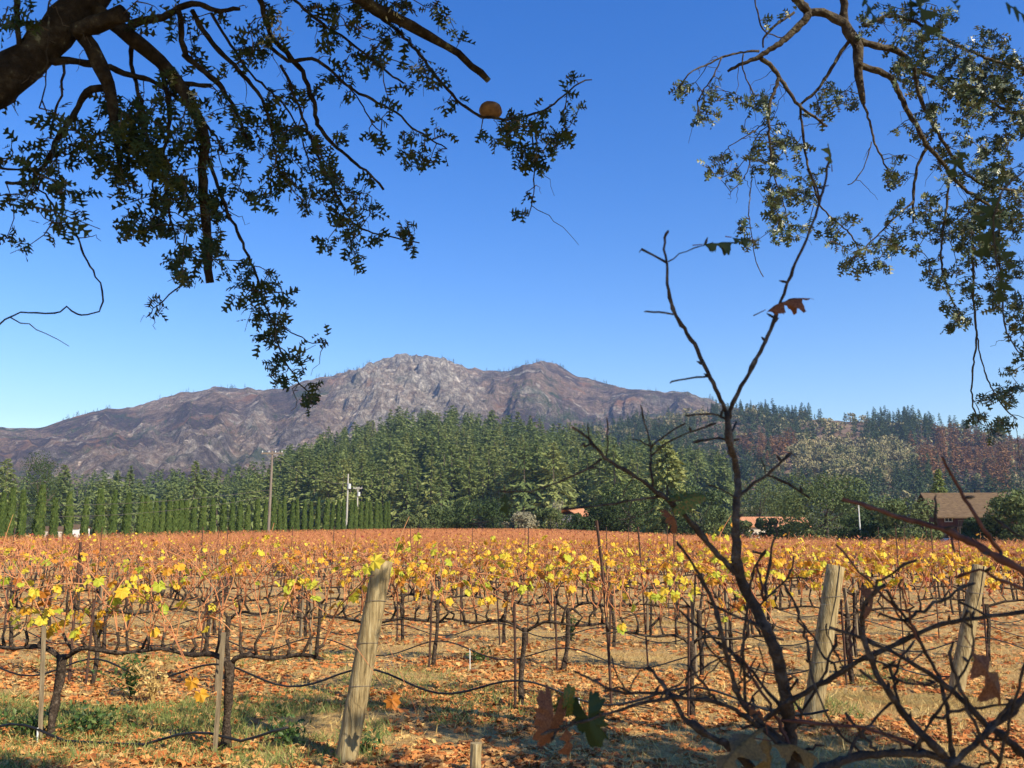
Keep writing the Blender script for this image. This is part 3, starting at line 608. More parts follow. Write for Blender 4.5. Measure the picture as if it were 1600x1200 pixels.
b = atdist(1205, 182); tb = thing('tiled_building', 'long low cream building with orange clay tile roof at field edge', 'building', b, rotz=.05)
zt = (823 - 808) / FPX * 182 + H_EYE - b[2]; ze = zt - 1.75
MB().box((-7, -3.4, -.2), (7, 3.4, ze)).build('wall', M['stucco'], tb)
gable(MB(), -7, 7, -3.4, 3.4, ze, zt, .15, .5, 34).build('roof', M['tile_roof'], tb)
for xx in (-4.8, -1.6, 1.6, 4.8):
    f = MB().box((xx - .6, -3.47, 1.0), (xx + .6, -3.39, 2.0)).build('window', M['trim'], tb); MB().box((xx - .5, -3.49, 1.1), (xx + .5, -3.475, 1.9)).build('pane', M['glass'], f)
b = atdist(902, 190); tb = thing('tiled_cottage', 'small tiled gable roof peeking out between shrubs', 'building', b, rotz=.9)
zt = (823 - 795) / FPX * 190 + H_EYE - b[2]
MB().box((-4, -3, -.2), (4, 3, zt - 1.5)).build('wall', M['stucco'], tb); gable(MB(), -4, 4, -3, 3, zt - 1.5, zt, .15, .5, 20).build('roof', M['tile_roof'], tb)
f = MB().box((-.6, -3.07, 1), (.6, -2.99, 2)).build('window', M['trim'], tb); MB().box((-.5, -3.09, 1.1), (.5, -3.075, 1.9)).build('pane', M['glass'], f)
for nm, lb, u, y, hw, zt_ in (('shed', 'long low tan shed seen between cypresses at left', 86, 150, 2.8, 2.6), ('shed', 'small bright white shed seen between cypresses at left', 121, 150, 1.1, 2.9)):
    b = atdist(u, y); s = thing(nm, lb, 'shed', b); zt = zt_ + .75
    MB().box((-hw, -2, -.2), (hw, 2, zt - .6)).build('wall', M['white_paint'] if hw < 2 else M['stucco'], s); gable(MB(), -hw, hw, -2, 2, zt - .6, zt, .1, .2).build('roof', M['shingle'], s)
    MB().box((-.45, -2.06, 0), (.45, -1.99, 1.9)).build('door', M['dark_wood'], s)
# parked car under the house
b = atdist(1486, 121); b[2] += .12; cr = thing('parked_car', 'white car parked before the wooden house, half hidden by vines', 'car', b, rotz=-.2)
prof = [(-2.2, .45), (-2.2, .85), (-1.5, 1.0), (-.9, 1.5), (.7, 1.52), (1.35, 1.05), (2.1, .9), (2.2, .45)]
n = len(prof); V = [(x, s * .85 * (1 if z < 1.2 else .86), z) for s in (-1, 1) for x, z in prof]; Fc = [(0, i, i + 1) for i in range(1, n - 1)] + [(n, n + i + 1, n + i) for i in range(1, n - 1)]
for i in range(n): j = (i + 1) % n; Fc += [(i, n + i, n + j), (i, n + j, j)]
MB().add(V, Fc).build('body', M['white_paint'], cr)
MB().add([(-.8, -.84, 1.03), (.6, -.84, 1.03), (.5, -.76, 1.42), (-.6, -.76, 1.42)], [(0, 1, 2), (0, 2, 3)]).build('side_window', M['glass'], cr)
MB().add([(1.32, -.68, 1.1), (1.32, .68, 1.1), (.76, .66, 1.49), (.76, -.66, 1.49)], [(0, 1, 2), (0, 2, 3)]).build('windscreen', M['glass'], cr)
for sx in (-1.35, 1.35):
    for sy in (-.8, .8):
        t = np.arange(2); MB().tube([(sx, sy - .1, .33), (sx, sy + .1, .33)], [.33, .33], 14).build('wheel', M['tyre'], cr)
# white pole
b = atdist(1345, 127); wp = thing('flagpole', 'slim white pole standing before trees left of the house', 'pole', b)
h = (823 - 792) / FPX * 127 + H_EYE - b[2]; MB().tube([(0, 0, -.1), (0, 0, h * .5), (0, 0, h)], [.11, .1, .08], 8).build('shaft', M['white_paint'], wp); MB().tube([(0, 0, h), (0, 0, h + .12), (0, 0, h + .2)], [.06, .14, .03], 8).build('finial', M['white_paint'], wp)
# utility poles
PT = {}
def pole(label, u, vtop, y, m, arm, tr, name='utility_pole'):
    b = atdist(u, y); h = (823 - vtop) / FPX * y + H_EYE - b[2]; p = thing(name, label, 'utility pole', b, 'utility poles'); PT[u] = b + np.array([0, 0, h])
    MB().tube([(0, 0, -.2), (0, 0, h * .5), (0, 0, h)], [.2, .17, .13], 8).build('shaft', M[m], p)
    if arm:
        a = MB().box((-arm / 2, -.17, h - .45), (arm / 2, -.05, h - .25)).build('crossarm', M[m], p)
        for k in np.linspace(-.9, .9, 4): MB().tube([(k * arm / 2, -.11, h - .25), (k * arm / 2, -.11, h - .12), (k * arm / 2, -.11, h)], [.05, .09, .04], 6).build('insulator', M['transformer'], a)
        for s in (-1, 1): MB().tube([(s * arm * .3, -.1, h - .4), (0, -.14, h - 1.2)], [.03, .03], 4).build('brace', M[m], p)
    if tr: MB().tube([(.32, -.1, h - tr - 1.1), (.32, -.1, h - tr - 1.05), (.32, -.1, h - tr - .05), (.32, -.1, h - tr)], [.2, .33, .33, .2], 10).build('transformer', M['transformer'], p)
pole('tall brown utility pole with wide crossarm above the cypresses', 419, 706, 112, 'pole', 2.9, 0)
pole('pale utility pole without crossarm carrying a transformer drum', 541, 742, 172, 'pole_pale', 0, 2.0)
pole('pale utility pole with short crossarm and white transformer', 557, 762, 215, 'pole_pale', 2.3, 1.3)
def span(label, p, q, sag, r=.02):
    t = np.linspace(0, 1, 20)[:, None]; P = p * (1 - t) + q * t; P[:, 2] -= sag * 4 * (t * (1 - t))[:, 0]
    tag(MB().tube(P, np.full(20, r), 4).build('power_line', M['wire']), label, 'power line', 'power lines')
span('power line between tall brown pole and pale transformer pole', PT[419] - [0, 0, .5], PT[541] - [0, 0, 2], 1.2)
span('power line between the two pale poles', PT[541] - [0, 0, .3], PT[557] - [0, 0, .3], .6)
span('upper sagging line running left from the brown pole', PT[419] - [0, 0, 5.2], atdist(-80, 105) + np.array([0, 0, 6.2]), 1.0)
span('lower sagging line running left from the brown pole', PT[419] - [0, 0, 6.0], atdist(-80, 105) + np.array([0, 0, 5.0]), 1.4)

# ------------------------------------------------------------------ vines
def grape_leaf(seed):
    g = np.random.default_rng(seed); angs = np.radians([-160, -140, -118, -95, -75, -52, -32, -14, 0, 14, 32, 52, 75, 95, 118, 140, 160])
    rads = np.array([.30, .46, .40, .58, .44, .66, .50, .62, .72, .62, .5, .66, .44, .58, .4, .46, .3]) * (.9 + .2 * g.random(17))
    x = rads * np.sin(angs); y = rads * np.cos(angs); z = -.22 * (x * x + y * y) + .08 * np.sin(angs * 5 + seed) - .15 * np.abs(x)
    V = np.vstack([[0, 0, 0], np.column_stack([x, y, z])]); V[:, 1] += .12
    F = np.array([(0, i, i + 1) for i in range(1, 17)]); return V, F[:, ::-1]
GL = [grape_leaf(i) for i in range(4)]
GLM = [MB().add(*GL[i]).mesh('leaf', M['vine_leaf_copy']) for i in range(4)]
def vine_geo(seed, leaves, quality=2, cane_n=1.4, canelen=(.55, 1.15), leafzone=(.25, 1.0)):
    """one grapevine, x along the row: wood tubes, canes as polylines, leaf placements"""
    g = np.random.default_rng(seed); wood = MB(); seg = 7 if quality > 1 else 4
    hh = (.70 if 700 <= seed < 740 else .77) + .03 * g.normal(); thin = .72 if 700 <= seed < 740 else .52; tw = g.normal(size=(3, 2)) * .03
    k = 10 if quality > 1 else 4; t = np.linspace(0, 1, k)
    P = np.column_stack([tw[0, 0] * t + .018 * np.sin(t * 5 + seed), tw[0, 1] * t + .025 * np.sin(t * 4 + 2 * seed), hh * t - .03])
    wood.tube(P, thin * (.045 + .012 * (1 - t) ** 3 + .014 * t ** 4), seg + 1, wob=.12, rng=g); head = P[-1]; spurs = []
    for s in (-1, 1):
        m = 14 if quality > 1 else 5; t = np.linspace(0, 1, m)
        C = np.column_stack([head[0] + s * t * .84, head[1] + .02 * np.sin(t * 7 + seed), hh - .05 + .07 * np.minimum(1, t * 5) + .018 * np.sin(t * 9 + seed * 2)]); C[0] = head - [0, 0, .04]
        wood.tube(C, thin * (.030 - .012 * t), seg, wob=.14, rng=g)
        for q in np.arange(.14, 1.0, .155):
            p = np.array([np.interp(q, t, C[:, i]) for i in range(3)]); e = p + np.array([g.normal() * .045, g.normal() * .03, .08 + .13 * g.random()])
            mid = (p + e) / 2 + np.array([.035 * g.normal(), .02 * g.normal(), 0])
            wood.tube([p, mid, e] if quality > 1 else [p, e], [.014, .011, .013] if quality > 1 else [.014, .009], 5 if quality > 1 else 3, wob=.15, rng=g); spurs.append(e)
    canes = []; 
    for e in spurs:
        for c in range(int(cane_n) + (g.random() < cane_n % 1)):
            Lc = g.uniform(*canelen); d = np.array([g.normal() * .28, g.normal() * .14, 1.0]); n = 6 if quality > 1 else 4
            bend = np.array([g.normal() * .6, g.normal() * .3, -.2 - .5 * g.random()]); t = np.linspace(0, 1, n)[:, None]
            P = e + d * Lc * t * (1 - .1 * t) + bend * Lc * .6 * t ** 2.2 + .015 * g.normal(size=(n, 3)) * (t > 0); canes.append(P)
            if quality > 1 and g.random() < .35:
                s0 = P[3]; n2 = 4; t2 = np.linspace(0, 1, n2)[:, None]; canes.append(s0 + (np.array([g.normal() * .6, g.normal() * .3, .5 * g.normal() + .2]) * t2 + np.array([0, 0, -.25]) * t2 ** 2) * .4)
    lp = []; 
    for i in range(leaves):
        P = canes[g.integers(len(canes))]; q = g.uniform(*leafzone) * (len(P) - 1); j = min(int(q), len(P) - 2); p = P[j] + (P[j + 1] - P[j]) * (q - j)
        a = g.random() * 6.283; out = np.array([math.cos(a), math.sin(a), 0]); pet = .05 + .05 * g.random()
        lp.append((p + out * pet + [0, 0, -.01], out * .55 + np.array([0, 0, -.8 + .35 * g.normal()]), out * .8 + np.array([0, -.25, .35]) + .3 * g.normal(size=3), .055 + .045 * g.random(), min(1, abs(g.beta(2.2, 2.0)))))
    return wood, canes, lp
def canes_mesh(canes, g, seg=4, r0=.0062):
    mb = MB()
    for P in canes: mb.tube(P, np.linspace(r0, r0 * .45, len(P)), seg, rnd=g.random(), caps=False)
    return mb
def leaves_mesh(lp, size=1.0, shift=0.0):
    mb = MB(); g = np.random.default_rng(len(lp))
    if not lp: return None
    k = g.integers(4, size=len(lp)); pos = np.array([l[0] for l in lp]); d = np.array([l[1] for l in lp]); n = np.array([l[2] for l in lp]); s = np.array([l[3] for l in lp]) * size; c = np.array([l[4] for l in lp])
    R = frames(d, n)
    for q in range(4):
        w = k == q
        if w.any(): mb.inst(*GL[q], pos[w], R[w], s[w], np.clip(c[w] + shift, 0, 1))
    return mb
def row_end(k): return (-2.86, .68, 2.32)[k] if k < 3 else 2.32 + 2.0 * (k - 2)
def row_pt(k, u): p = U * u + NV * (N0 + NSP * k); p[2] = float(zg(p[0], p[1])); return p
def leafy(p):
    lat = sstep(-6, 1.5, p[0] + .0 * p[1] + 4 * (vnoise(p[0] * .25, p[1] * .25, 71) - .5)); far = 1 - sstep(13, 24, p[1])
    return (.12 + .88 * lat) * (.22 + .78 * far)
rot_row = ANG
VAR = {}
for q, nl in ((0, 9), (1, 22), (2, 46), (3, 80)):
    for v in range(5):
        wd, cn, lp = vine_geo(500 + q * 10 + v, nl, 1, 2.6, (.35, .82)); g = np.random.default_rng(v)
        VAR[q, v] = (wd.mesh('grapevine', M['vine_wood']), canes_mesh(cn, g, 3, .0075).mesh('canes', M['cane']), leaves_mesh(lp, .95, .13).mesh('leaves', M['vine_leaf']))
NROW = 16; vine_total = 0
row_names = ['front', 'second', 'third', 'fourth', 'fifth', 'sixth', 'seventh', 'eighth', 'ninth', 'tenth', 'eleventh', 'twelfth', 'thirteenth', 'fourteenth', 'fifteenth', 'sixteenth']
wood_stakes = []; rng = np.random.default_rng(99)
STAKE = {'stake_wood': MB().box((-.017, -.02, -.1), (.017, .02, 1.0)).mesh('vine_stake', M['stake_wood']), 'rust': MB().tube([(0, 0, -.1), (.004, 0, .5), (0, .004, 1.05)], [.014, .014, .014], 6).mesh('vine_stake', M['rust'])}
for k in range(NROW):
    e = row_end(k); us = []; n = N0 + NSP * k
    j = 0
    while True:
        u = e - 1.06 - VSP * j; p = row_pt(k, u)
        pu_, _, _ = proj(p + [0, 0, .9])
        if pu_ < -110: break
        if pu_ < 1690: us.append(u)
        j += 1
    us = us[::-1]
    for i, u in enumerate(us):
        p = row_pt(k, u); lf = leafy(p); lab = f'grapevine, {ordn(i + 1)} from left in the {row_names[k]} trellis row'; vine_total += 1
        side = 'sparse' if lf < .35 else 'yellow-leaved'
        if k < 3:
            nl = int((14, 60, 90)[k] * (.25 + .9 * lf)) if k else (20 if i == len(us) - 1 else 100)
            wd, cn, lp = vine_geo(700 + 40 * k + i, nl, 2, 2.5 if k else 2.2, (.35, .95), (.25, 1.0) if k or i == len(us) - 1 else (.05, .75)); g = np.random.default_rng(k * 50 + i)
            root = thing('grapevine', lab, 'grapevine', p, 'grapevines in trellis rows', rot_row)
            wd.build('trunk', M['vine_wood'], root, smooth=True)
            if k < 2:
                for P in cn: MB().tube(P, np.linspace(.0062, .003, len(P)), 4, rnd=g.random(), caps=False).build('cane', M['cane'], root, smooth=True)
            else: tag(canes_mesh(cn, g).build('canes', M['cane'], root), kind='stuff')
            for pos, d, nr, s, c in lp:
                R = frames(d[None], nr[None])[0]
                link('leaf', GLM[g.integers(4)], root, mtx=mtx(pos, R, s * (1.0 if k else 1.05)))
            if k == 0 and i == len(us) - 1:
                for su, sv, sd, ss, sa in ((582, 877, 6.2, .12, 1.5), (612, 1090, 6.0, .11, 2.8), (300, 1062, 6.3, .105, 3.3), (312, 1082, 6.3, .1, 2.6), (575, 886, 6.2, .08, 3.6)):
                    w3 = at(su, sv, sd) - p; c_, s_ = math.cos(-rot_row), math.sin(-rot_row); lc = np.array([w3[0] * c_ - w3[1] * s_, w3[0] * s_ + w3[1] * c_, w3[2]])
                    link('leaf', GLM[g.integers(4)], root, mtx=mtx(lc, frames(np.array([[math.sin(sa), -.1, math.cos(sa)]]), np.array([[.3, -.9, .3]]))[0], ss))
                    j_ = cn[g.integers(len(cn))][1]; MB().tube(*resample([j_, (j_ + lc) / 2 + np.array([0, -.03, .12]), lc], [.005, .004, .002], .1), 4).build('cane', M['cane'], root)
        else:
            q = int(np.clip(round(lf * 3.4 + rng.normal() * .35), 0, 3)); v = rng.integers(5); wd, cn, lv = VAR[q, v]
            o = link('grapevine', wd, loc=tuple(p), rotz=rot_row + (math.pi if rng.random() < .5 else 0), scl=(1, 1, .94 + .12 * rng.random()))
            tag(o, lab, 'grapevine', 'grapevines in trellis rows'); tag(link('canes', cn, o), kind='stuff'); tag(link('leaves', lv, o), kind='stuff')
        if k < 5:
            wd_ = rng.random() < (.75 if k == 0 else .45); sp = p + U * (-.05) - NV * .07; st = link('vine_stake', STAKE['stake_wood' if wd_ else 'rust'], loc=tuple(sp), rotz=rng.random(), scl=(1, 1, .86 + .12 * rng.random()))
            st.rotation_euler = (rng.normal() * .03, rng.normal() * .03, rng.random())
            tag(st, f'{"pale wooden" if wd_ else "dark metal"} stake beside the {ordn(i + 1)} vine from left, {row_names[k]} row', 'stake', 'stakes beside the vines')
# remaining far vines as one mass
g = np.random.default_rng(5); CV = []; far_c = MB(); far_l = MB(); far_w = MB()
def edge_y(x): return np.interp(x, [-75, -62, -40, -30, 0, 40, 80, 140], [96, 100, 168, 172, 160, 135, 108, 90])
fp = []
for k in range(NROW, 85):
    n = N0 + NSP * k; uu = np.arange(-1.08 * n - 3, .36 * n + 6, VSP * (1 if k < 34 else 1.3)) + g.random()
    P = U[None] * uu[:, None] + NV[None] * n; m_ = (P[:, 1] < edge_y(P[:, 0])); fp.append(P[m_])
fp = np.vstack(fp); fp[:, 2] = zg(fp[:, 0], fp[:, 1])
near = fp[:, 1] < 75
for sel_, nc, nl, cw in ((near, 22, 14, .011), (~near, 12, 13, .022)):
    Q = fp[sel_]; lfq = np.array([leafy(p) for p in Q])
    K = np.repeat(np.arange(len(Q)), nc); m = len(K); x = (g.random(m) - .5) * 1.7; b = Q[K] + U * x[:, None] + NV * (.08 * g.normal(size=m))[:, None]; b[:, 2] += .8
    dv = np.column_stack([.3 * g.normal(size=m), .2 * g.normal(size=m), .45 + .35 * g.random(m)]); s = np.column_stack([np.full(m, cw), np.zeros(m), np.zeros(m)])
    V = np.stack([b - s, b + s, b + dv], 1).reshape(-1, 3); far_c.add(V, np.arange(3 * m).reshape(-1, 3), 0, np.repeat(g.random(m), 3))
    K = np.repeat(np.arange(len(Q)), nl); m = len(K); pos = Q[K] + U * ((g.random(m) - .5) * 1.8)[:, None] + NV * (.18 * g.normal(size=m))[:, None]; pos[:, 2] += .85 + .68 * g.random(m) ** 1.1
    TV, TF = leaf_tri(); col = np.clip(.66 - .3 * lfq[K] + .3 * g.normal(size=m), 0, 1)
    dr = rvec(g, m); far_l.inst(TV, TF, pos, frames(dr, rvec(g, m) + np.array([.2, -.6, .4])), .09 + .07 * g.random(m), col)
    for s in (0,):
        b = Q.copy(); w_ = np.array([.03, 0, 0]); V = np.stack([b - w_, b + w_, b + w_ + [0, 0, .75], b - w_ + [0, 0, .75]], 1).reshape(-1, 3); i4 = (np.arange(len(Q)) * 4)[:, None]
        far_w.add(V, np.vstack([i4 + [0, 1, 2], i4 + [0, 2, 3]])); c1 = b - U * .83 + [0, 0, .7]; c2 = b + U * .83 + [0, 0, .7]; hz = np.array([0, 0, .05])
        V = np.stack([c1, c2, c2 + hz, c1 + hz], 1).reshape(-1, 3); far_w.add(V, np.vstack([i4 + [0, 1, 2], i4 + [0, 2, 3]]))
tag(far_l.build('far_vines', M['far_leaf']), 'mass of reddish-brown vines filling the far vineyard', kind='stuff')
tag(far_c.build('far_vine_canes', M['cane']), 'orange canes of the far vines', kind='stuff'); tag(far_w.build('far_vine_trunks', M['vine_wood']), 'dark trunks of the far vines', kind='stuff')

# end posts
def end_post(label, bpx, tpx, r, seed, crack):
    b = gp(*bpx); g = np.random.default_rng(seed); rr_ = ray(*tpx); k = (b[1] + .04) / rr_[1]; top = rr_ * k + [0, 0, H_EYE]
    n = 16; t = np.linspace(0, 1, n)[:, None]; P = (b - (top - b) * .06) * (1 - t) + top * t - b; o = thing('end_post', label, 'post', b, 'wooden end posts')
    mb = MB(); mb.tube(P, r * (1.04 - .08 * t[:, 0]) * (1 + .015 * g.normal(size=n)), 20, wob=.008, rng=g); pm = mb.build('shaft', M['post_wood'], o, smooth=True)
    d = (top - b) / np.linalg.norm(top - b); c0 = top - b
    a = g.random() * 6; s = np.cross(d, [0, 0, 1.0]); s = np.cross(d, [1., 0, 0]) if np.linalg.norm(s) < .1 else s
    if crack:
        f = np.array([.05 * r, -r * 1.0, 0]); q = [P[-1] + f + [0, .004, 0], P[-4] + f * 1.0 + [.012, .002, 0], P[-7] + f + [-.006, .002, 0], P[-10] + f + [.004, .004, 0]]
        MB().tube(q, [.007, .005, .004, .002], 5).build('crack', M['dark_wood'], pm)
    for zf_ in (.42, .62, .8):
        c = P[int(zf_ * n)]; th = np.linspace(0, 6.283, 24); ring = c + np.column_stack([np.cos(th) * (r * 1.03), np.sin(th) * (r * 1.03), .015 * np.sin(th + a)])
        MB().tube(ring, np.full(24, .0022), 4, caps=False).build('wire_wrap', M['wire'], o)
    return b, top
e1 = end_post('nearest thick leaning wooden end post, left of picture centre', (540, 1190), (598, 876), .082, 1, False)
e2 = end_post('cracked leaning wooden end post of the second row, behind bare branches', (1268, 1124), (1306, 884), .085, 2, True)
e3 = end_post('leaning wooden end post nearest the right picture edge', (1494, 1080), (1531, 884), .08, 3, True)
b = gp(743, 1212); mb = MB(); mb.tube([b + [0, 0, -.05], b + [0, 0, .1], b + [.003, 0, .22]], [.045, .044, .042], 10, wob=.05, rng=np.random.default_rng(1)); st = mb.build('post_stump', M['post_wood'])
tag(st, 'short sawn-off wooden stump at the bottom edge', 'stump')
# tall metal row stakes
for lb, pts_, k in (('tall rusty leaning steel stake left of the sapling', [(932, 813), (942, 900), (950, 1000), (956, 1107)], 1), ('thin tall steel stake right of the leaning steel stake', [(997, 823), (1005, 930), (1013, 1043)], 2), ('slim steel stake in the fourth row beside the sapling', [(1053, 832), (1054, 920), (1056, 1007)], 3), ('tall rusty stake behind the leftmost vines', [(126, 847), (116, 960), (108, 1067)], 1)):
    b = gp(*pts_[-1]); Q = []
    for (u, v) in pts_: r_ = ray(u, v); Q.append(r_ * (b[1] / r_[1]) + [0, 0, H_EYE])
    Q[-1] = Q[-1] - [0, 0, .1]; P, R = resample(Q, [.016 if k < 2 else .012] * len(Q), .2)
    tag(MB().tube(P, R, 6).build('steel_stake', M['rust'], org=None), lb, 'stake', 'tall steel row stakes')
for k in range(3, 9):
    e = row_end(k)
    for i in range(7):
        u = e - 2.1 - 5.2 * i - (k % 3) * 1.1; p = row_pt(k, u); x_, _, _ = proj(p + [0, 0, 1])
        if -20 < x_ < 1620:
            tag(MB().tube([(0, 0, -.1), (.01, 0, .8), (.02, .01, 1.75)], [.010, .009, .008], 5).build('steel_stake', M['rust']), f'thin steel trellis stake, {ordn(i + 1)} from right in the {row_names[k]} row', 'stake', 'tall steel row stakes').location = tuple(p)
# wires and drip hoses per row
for k in range(6):
    e = row_end(k); g = np.random.default_rng(40 + k); uL = -1.15 * (N0 + NSP * k)
    base = row_pt(k, 0); o = thing('trellis_wires', f'thin steel trellis wires strung along the {row_names[k]} vine row', 'wire', base)
    for z in (.72, 1.05, 1.35):
        P = [U * u + np.array([0, 0, z + .008 * g.normal()]) for u in np.linspace(e + (.1 + .12 * z if k < 3 else 0), uL, 14)]; MB().tube(P, np.full(14, .0016), 3, caps=False).build('wire', M['wire'], o)
    if k == 0:
        P = np.array([at(596, 985, 6.15), at(640, 1085, 5.9), gp(668, 1165)]) - base; MB().tube(*resample(P, [.0022] * 3, .2), 4).build('anchor_wire', M['cane'], o)
        P = np.array([at(590, 1010, 6.15), at(640, 1070, 6.1), gp(705, 1145)]) - base; MB().tube(*resample(P, [.0012] * 3, .2), 3).build('anchor_wire', M['wire'], o)
    hz = thing('drip_hose', f'black irrigation hose sagging along the {row_names[k]} vine row', 'hose', base); t = np.arange(uL, e - (.42 if k == 0 else -.2), .14)
    ph = (t - (e - 1.06)) / VSP; z = (.14 if k < 1 else .2) + .09 * np.cos(ph * 2 * math.pi + g.normal() * .5) + .07 * (vnoise(t * .9, t * 0 + k, 9) - .5)
    if k == 0: z = np.maximum(.03, z - .08); z[-4:] = [.1, .14, .19, .23]
    P = U[None] * t[:, None] - NV * (.1 + .05 * np.sin(t * 2))[:, None]; P[:, 2] = z
    MB().tube(P, np.full(len(t), .0105 if k < 2 else .008), 7).build('tube', M['hose'], hz, smooth=True)
    for q in ((0, 2), (0,), (0, 2), (1,), (), ())[k]:
        i = len(t) - 12 - int(VSP / .14 * (q + .5)); 
        if i < 0: break
        c = P[i]; MB().tube([c + [0, 0, .01], c + [.004, 0, -.07], c + [.006, 0, -max(.09, z[i])]], [.008, .007, .006], 6).build('emitter', M['white_plastic'], hz)

# ------------------------------------------------------------------ ground cover
g = np.random.default_rng(21)
def scatter_xy(n, y0, y1, pw=1.0):
    y = y0 + (y1 - y0) * g.random(n) ** pw; x = (g.random(n) * 1.4 - .7) * y; return x, y
mb = MB(); x, y = scatter_xy(64000, 5.2, 34, 1.8); nn = (x * NV[0] + y * NV[1] - N0) / NSP; strip = np.abs(nn - np.round(nn))
dn = fbm(x * .6, y * .6, 3, 31) + .25 * (strip < .22); kp = dn + .25 * g.random(len(x)) > .60; x, y = x[kp], y[kp]; n = len(x)
pos = np.column_stack([x, y, zground(x, y) + .012 + .02 * g.random(n)]); nr = rvec(g, n) * .55 + np.array([0, 0, 1.0]); R = frames(rvec(g, n) * [1, 1, .15], nr); s = .035 + .06 * g.random(n) ** 1.3
for q in range(4):
    w = np.arange(n) % 4 == q; w1 = w & (y < 12); mb.inst(*GL[q], pos[w1], R[w1], s[w1], g.random(w1.sum()))
w2 = y >= 12; TV, TF = leaf_tri(); mb.inst(TV * [1.4, 1, 1], TF, pos[w2], R[w2], s[w2] * 1.2, g.random(w2.sum()))
tag(mb.build('fallen_leaves', M['litter']), 'orange and brown fallen vine leaves littering the ground', kind='stuff')
blade = (np.array([(-.05, 0, 0), (.05, 0, 0), (.03, .55, .08), (-.03, .55, .08), (0, 1, .3)]), np.array([(0, 1, 2), (0, 2, 3), (3, 2, 4)]))
for nm, mt, cnt, lab, rngy, L0 in (('dry_grass', 'straw', 70000, 'dry straw-coloured grass between the vine rows', (5.2, 22), .07), ('green_grass', 'grass', 60000, 'patches of green grass between the front vine rows', (5.8, 12), .075)):
    mb = MB(); x, y = scatter_xy(cnt, *rngy, 1.4); f1 = fbm(x * .45, y * .45, 3, 51)
    if mt == 'grass': x = np.concatenate([x, -4.1 + 1.5 * g.normal(size=16000)]); y = np.concatenate([y, 8.15 + .5 * g.normal(size=16000)]); kp = (fbm(x * .7, y * .7, 3, 57) + .4 * np.exp(-((x + 4.2) / 1.6) ** 2 - ((y - 8.1) / .7) ** 2) + .02 * (x < -1) - .15 * (x > 0) > .58)
    else: kp = f1 + .3 * g.random(len(x)) > .55
    x, y = x[kp], y[kp]; n = len(x); d = np.column_stack([.7 * g.normal(size=n), .7 * g.normal(size=n), .7 + .4 * g.random(n)]); nr = np.column_stack([g.normal(size=(n, 2)), np.full(n, .3)])
    mb.inst(*blade, np.column_stack([x, y, zground(x, y) - .005]), frames(d, nr), L0 * (.5 + 1.0 * g.random(n)), g.random(n)); tag(mb.build(nm, M[mt]), lab, kind='stuff')
def weed(label, px, h, w, mt, n, seed):
    g = np.random.default_rng(seed); b = gp(*px); o = thing('weed', label, 'weed', b); st = MB(); lf = MB(); TV, TF = leaf_tri(); tips = []
    for i in range(max(5, n // 14)):
        e = np.array([w * g.normal() * .5, w * g.normal() * .35, h * (.5 + .6 * g.random())]); st.tube([(0, 0, 0), tuple(e * [.4, .4, .6]), tuple(e)], [.004, .003, .0015], 4); tips.append(e)
    tips = np.array(tips); k = g.integers(len(tips), size=n); t = .3 + .7 * g.random(n); pos = tips[k] * t[:, None] + .035 * g.normal(size=(n, 3)); pos[:, 2] = np.abs(pos[:, 2])
    lf.inst(TV, TF, pos, frames(rvec(g, n), rvec(g, n) + np.array([.2, -.3, .8])), .03 + .025 * g.random(n), g.random(n)); st.build('stem', M['weed' if mt == 'weed' else 'straw'], o); tag(lf.build('foliage', M[mt], o), kind='stuff')
weed('leafy green weed below the front cordon, left', (205, 1092), .45, .32, 'weed', 260, 1); weed('dry tangled brown weed beside the leafy green weed', (238, 1100), .42, .3, 'straw', 240, 2)
weed('low green weed at the foot of the leftmost stake', (60, 1152), .2, .5, 'weed', 220, 3); weed('green weed right of the leftmost vine trunk', (142, 1148), .24, .4, 'weed', 200, 4)
weed('green weed around the loose hose end', (448, 1168), .3, .2, 'weed', 160, 5); weed('small green weed at foot of the nearest end post', (566, 1180), .16, .16, 'weed', 80, 6)
weed('green sucker shoots in the third row near picture centre', (893, 1000), .4, .2, 'weed', 200, 7); weed('pale green weed under the hose right of nearest post', (747, 1036), .22, .2, 'weed', 120, 8)

# ------------------------------------------------------------------ overhead oaks and foreground sapling
def oak_leaf(seed):
    g = np.random.default_rng(seed); n = 24; t = np.linspace(0, 1, n); env = .36 * np.sin(math.pi * np.clip(t * .97 + .015, 0, 1) ** .85) ** .55; env[t < .1] = .012
    half = []
    for s_ in (-1, 1):
        lob = np.clip(.5 + .72 * np.sin(2 * math.pi * (3.0 + .15 * g.normal()) * t - 1.0 + .3 * g.normal()), .16, 1.0); w = env * lob * (.9 + .2 * g.random(n)); w[-1] = .02
        half.append((w, t + .10 * w / .36 * (lob > .5)))
    cx = .06 * np.sin(t * 3 + seed); z0 = -.18 * t * t; k = .4 if seed % 2 else -.25; mid = np.column_stack([cx, t, z0]); (wl, tl), (wr_, tr) = half
    V = np.vstack([mid, np.column_stack([cx - wl, tl, z0 + k * wl]), np.column_stack([cx + wr_, tr, z0 + k * wr_])]); F = []
    for i in range(n - 1): F += [(i, i + 1, n + i + 1), (i, n + i + 1, n + i), (i, 2 * n + i, 2 * n + i + 1), (i, 2 * n + i + 1, i + 1)]
    return V, np.array(F)
OL = [oak_leaf(i) for i in range(4)]
def px_path(pts, w, d0, d1, rng, step, jit=0.0):
    n = len(pts); dd = np.linspace(d0, d1, n) + jit * rng.normal(size=n)
    P = [at(u, v, d) for (u, v), d in zip(pts, dd)]; ww = np.interp(np.linspace(0, 1, n), np.linspace(0, 1, len(w)), w); R = [q / FPX * d / 2 for q, d in zip(ww, dd)]
    return resample(P, R, step)
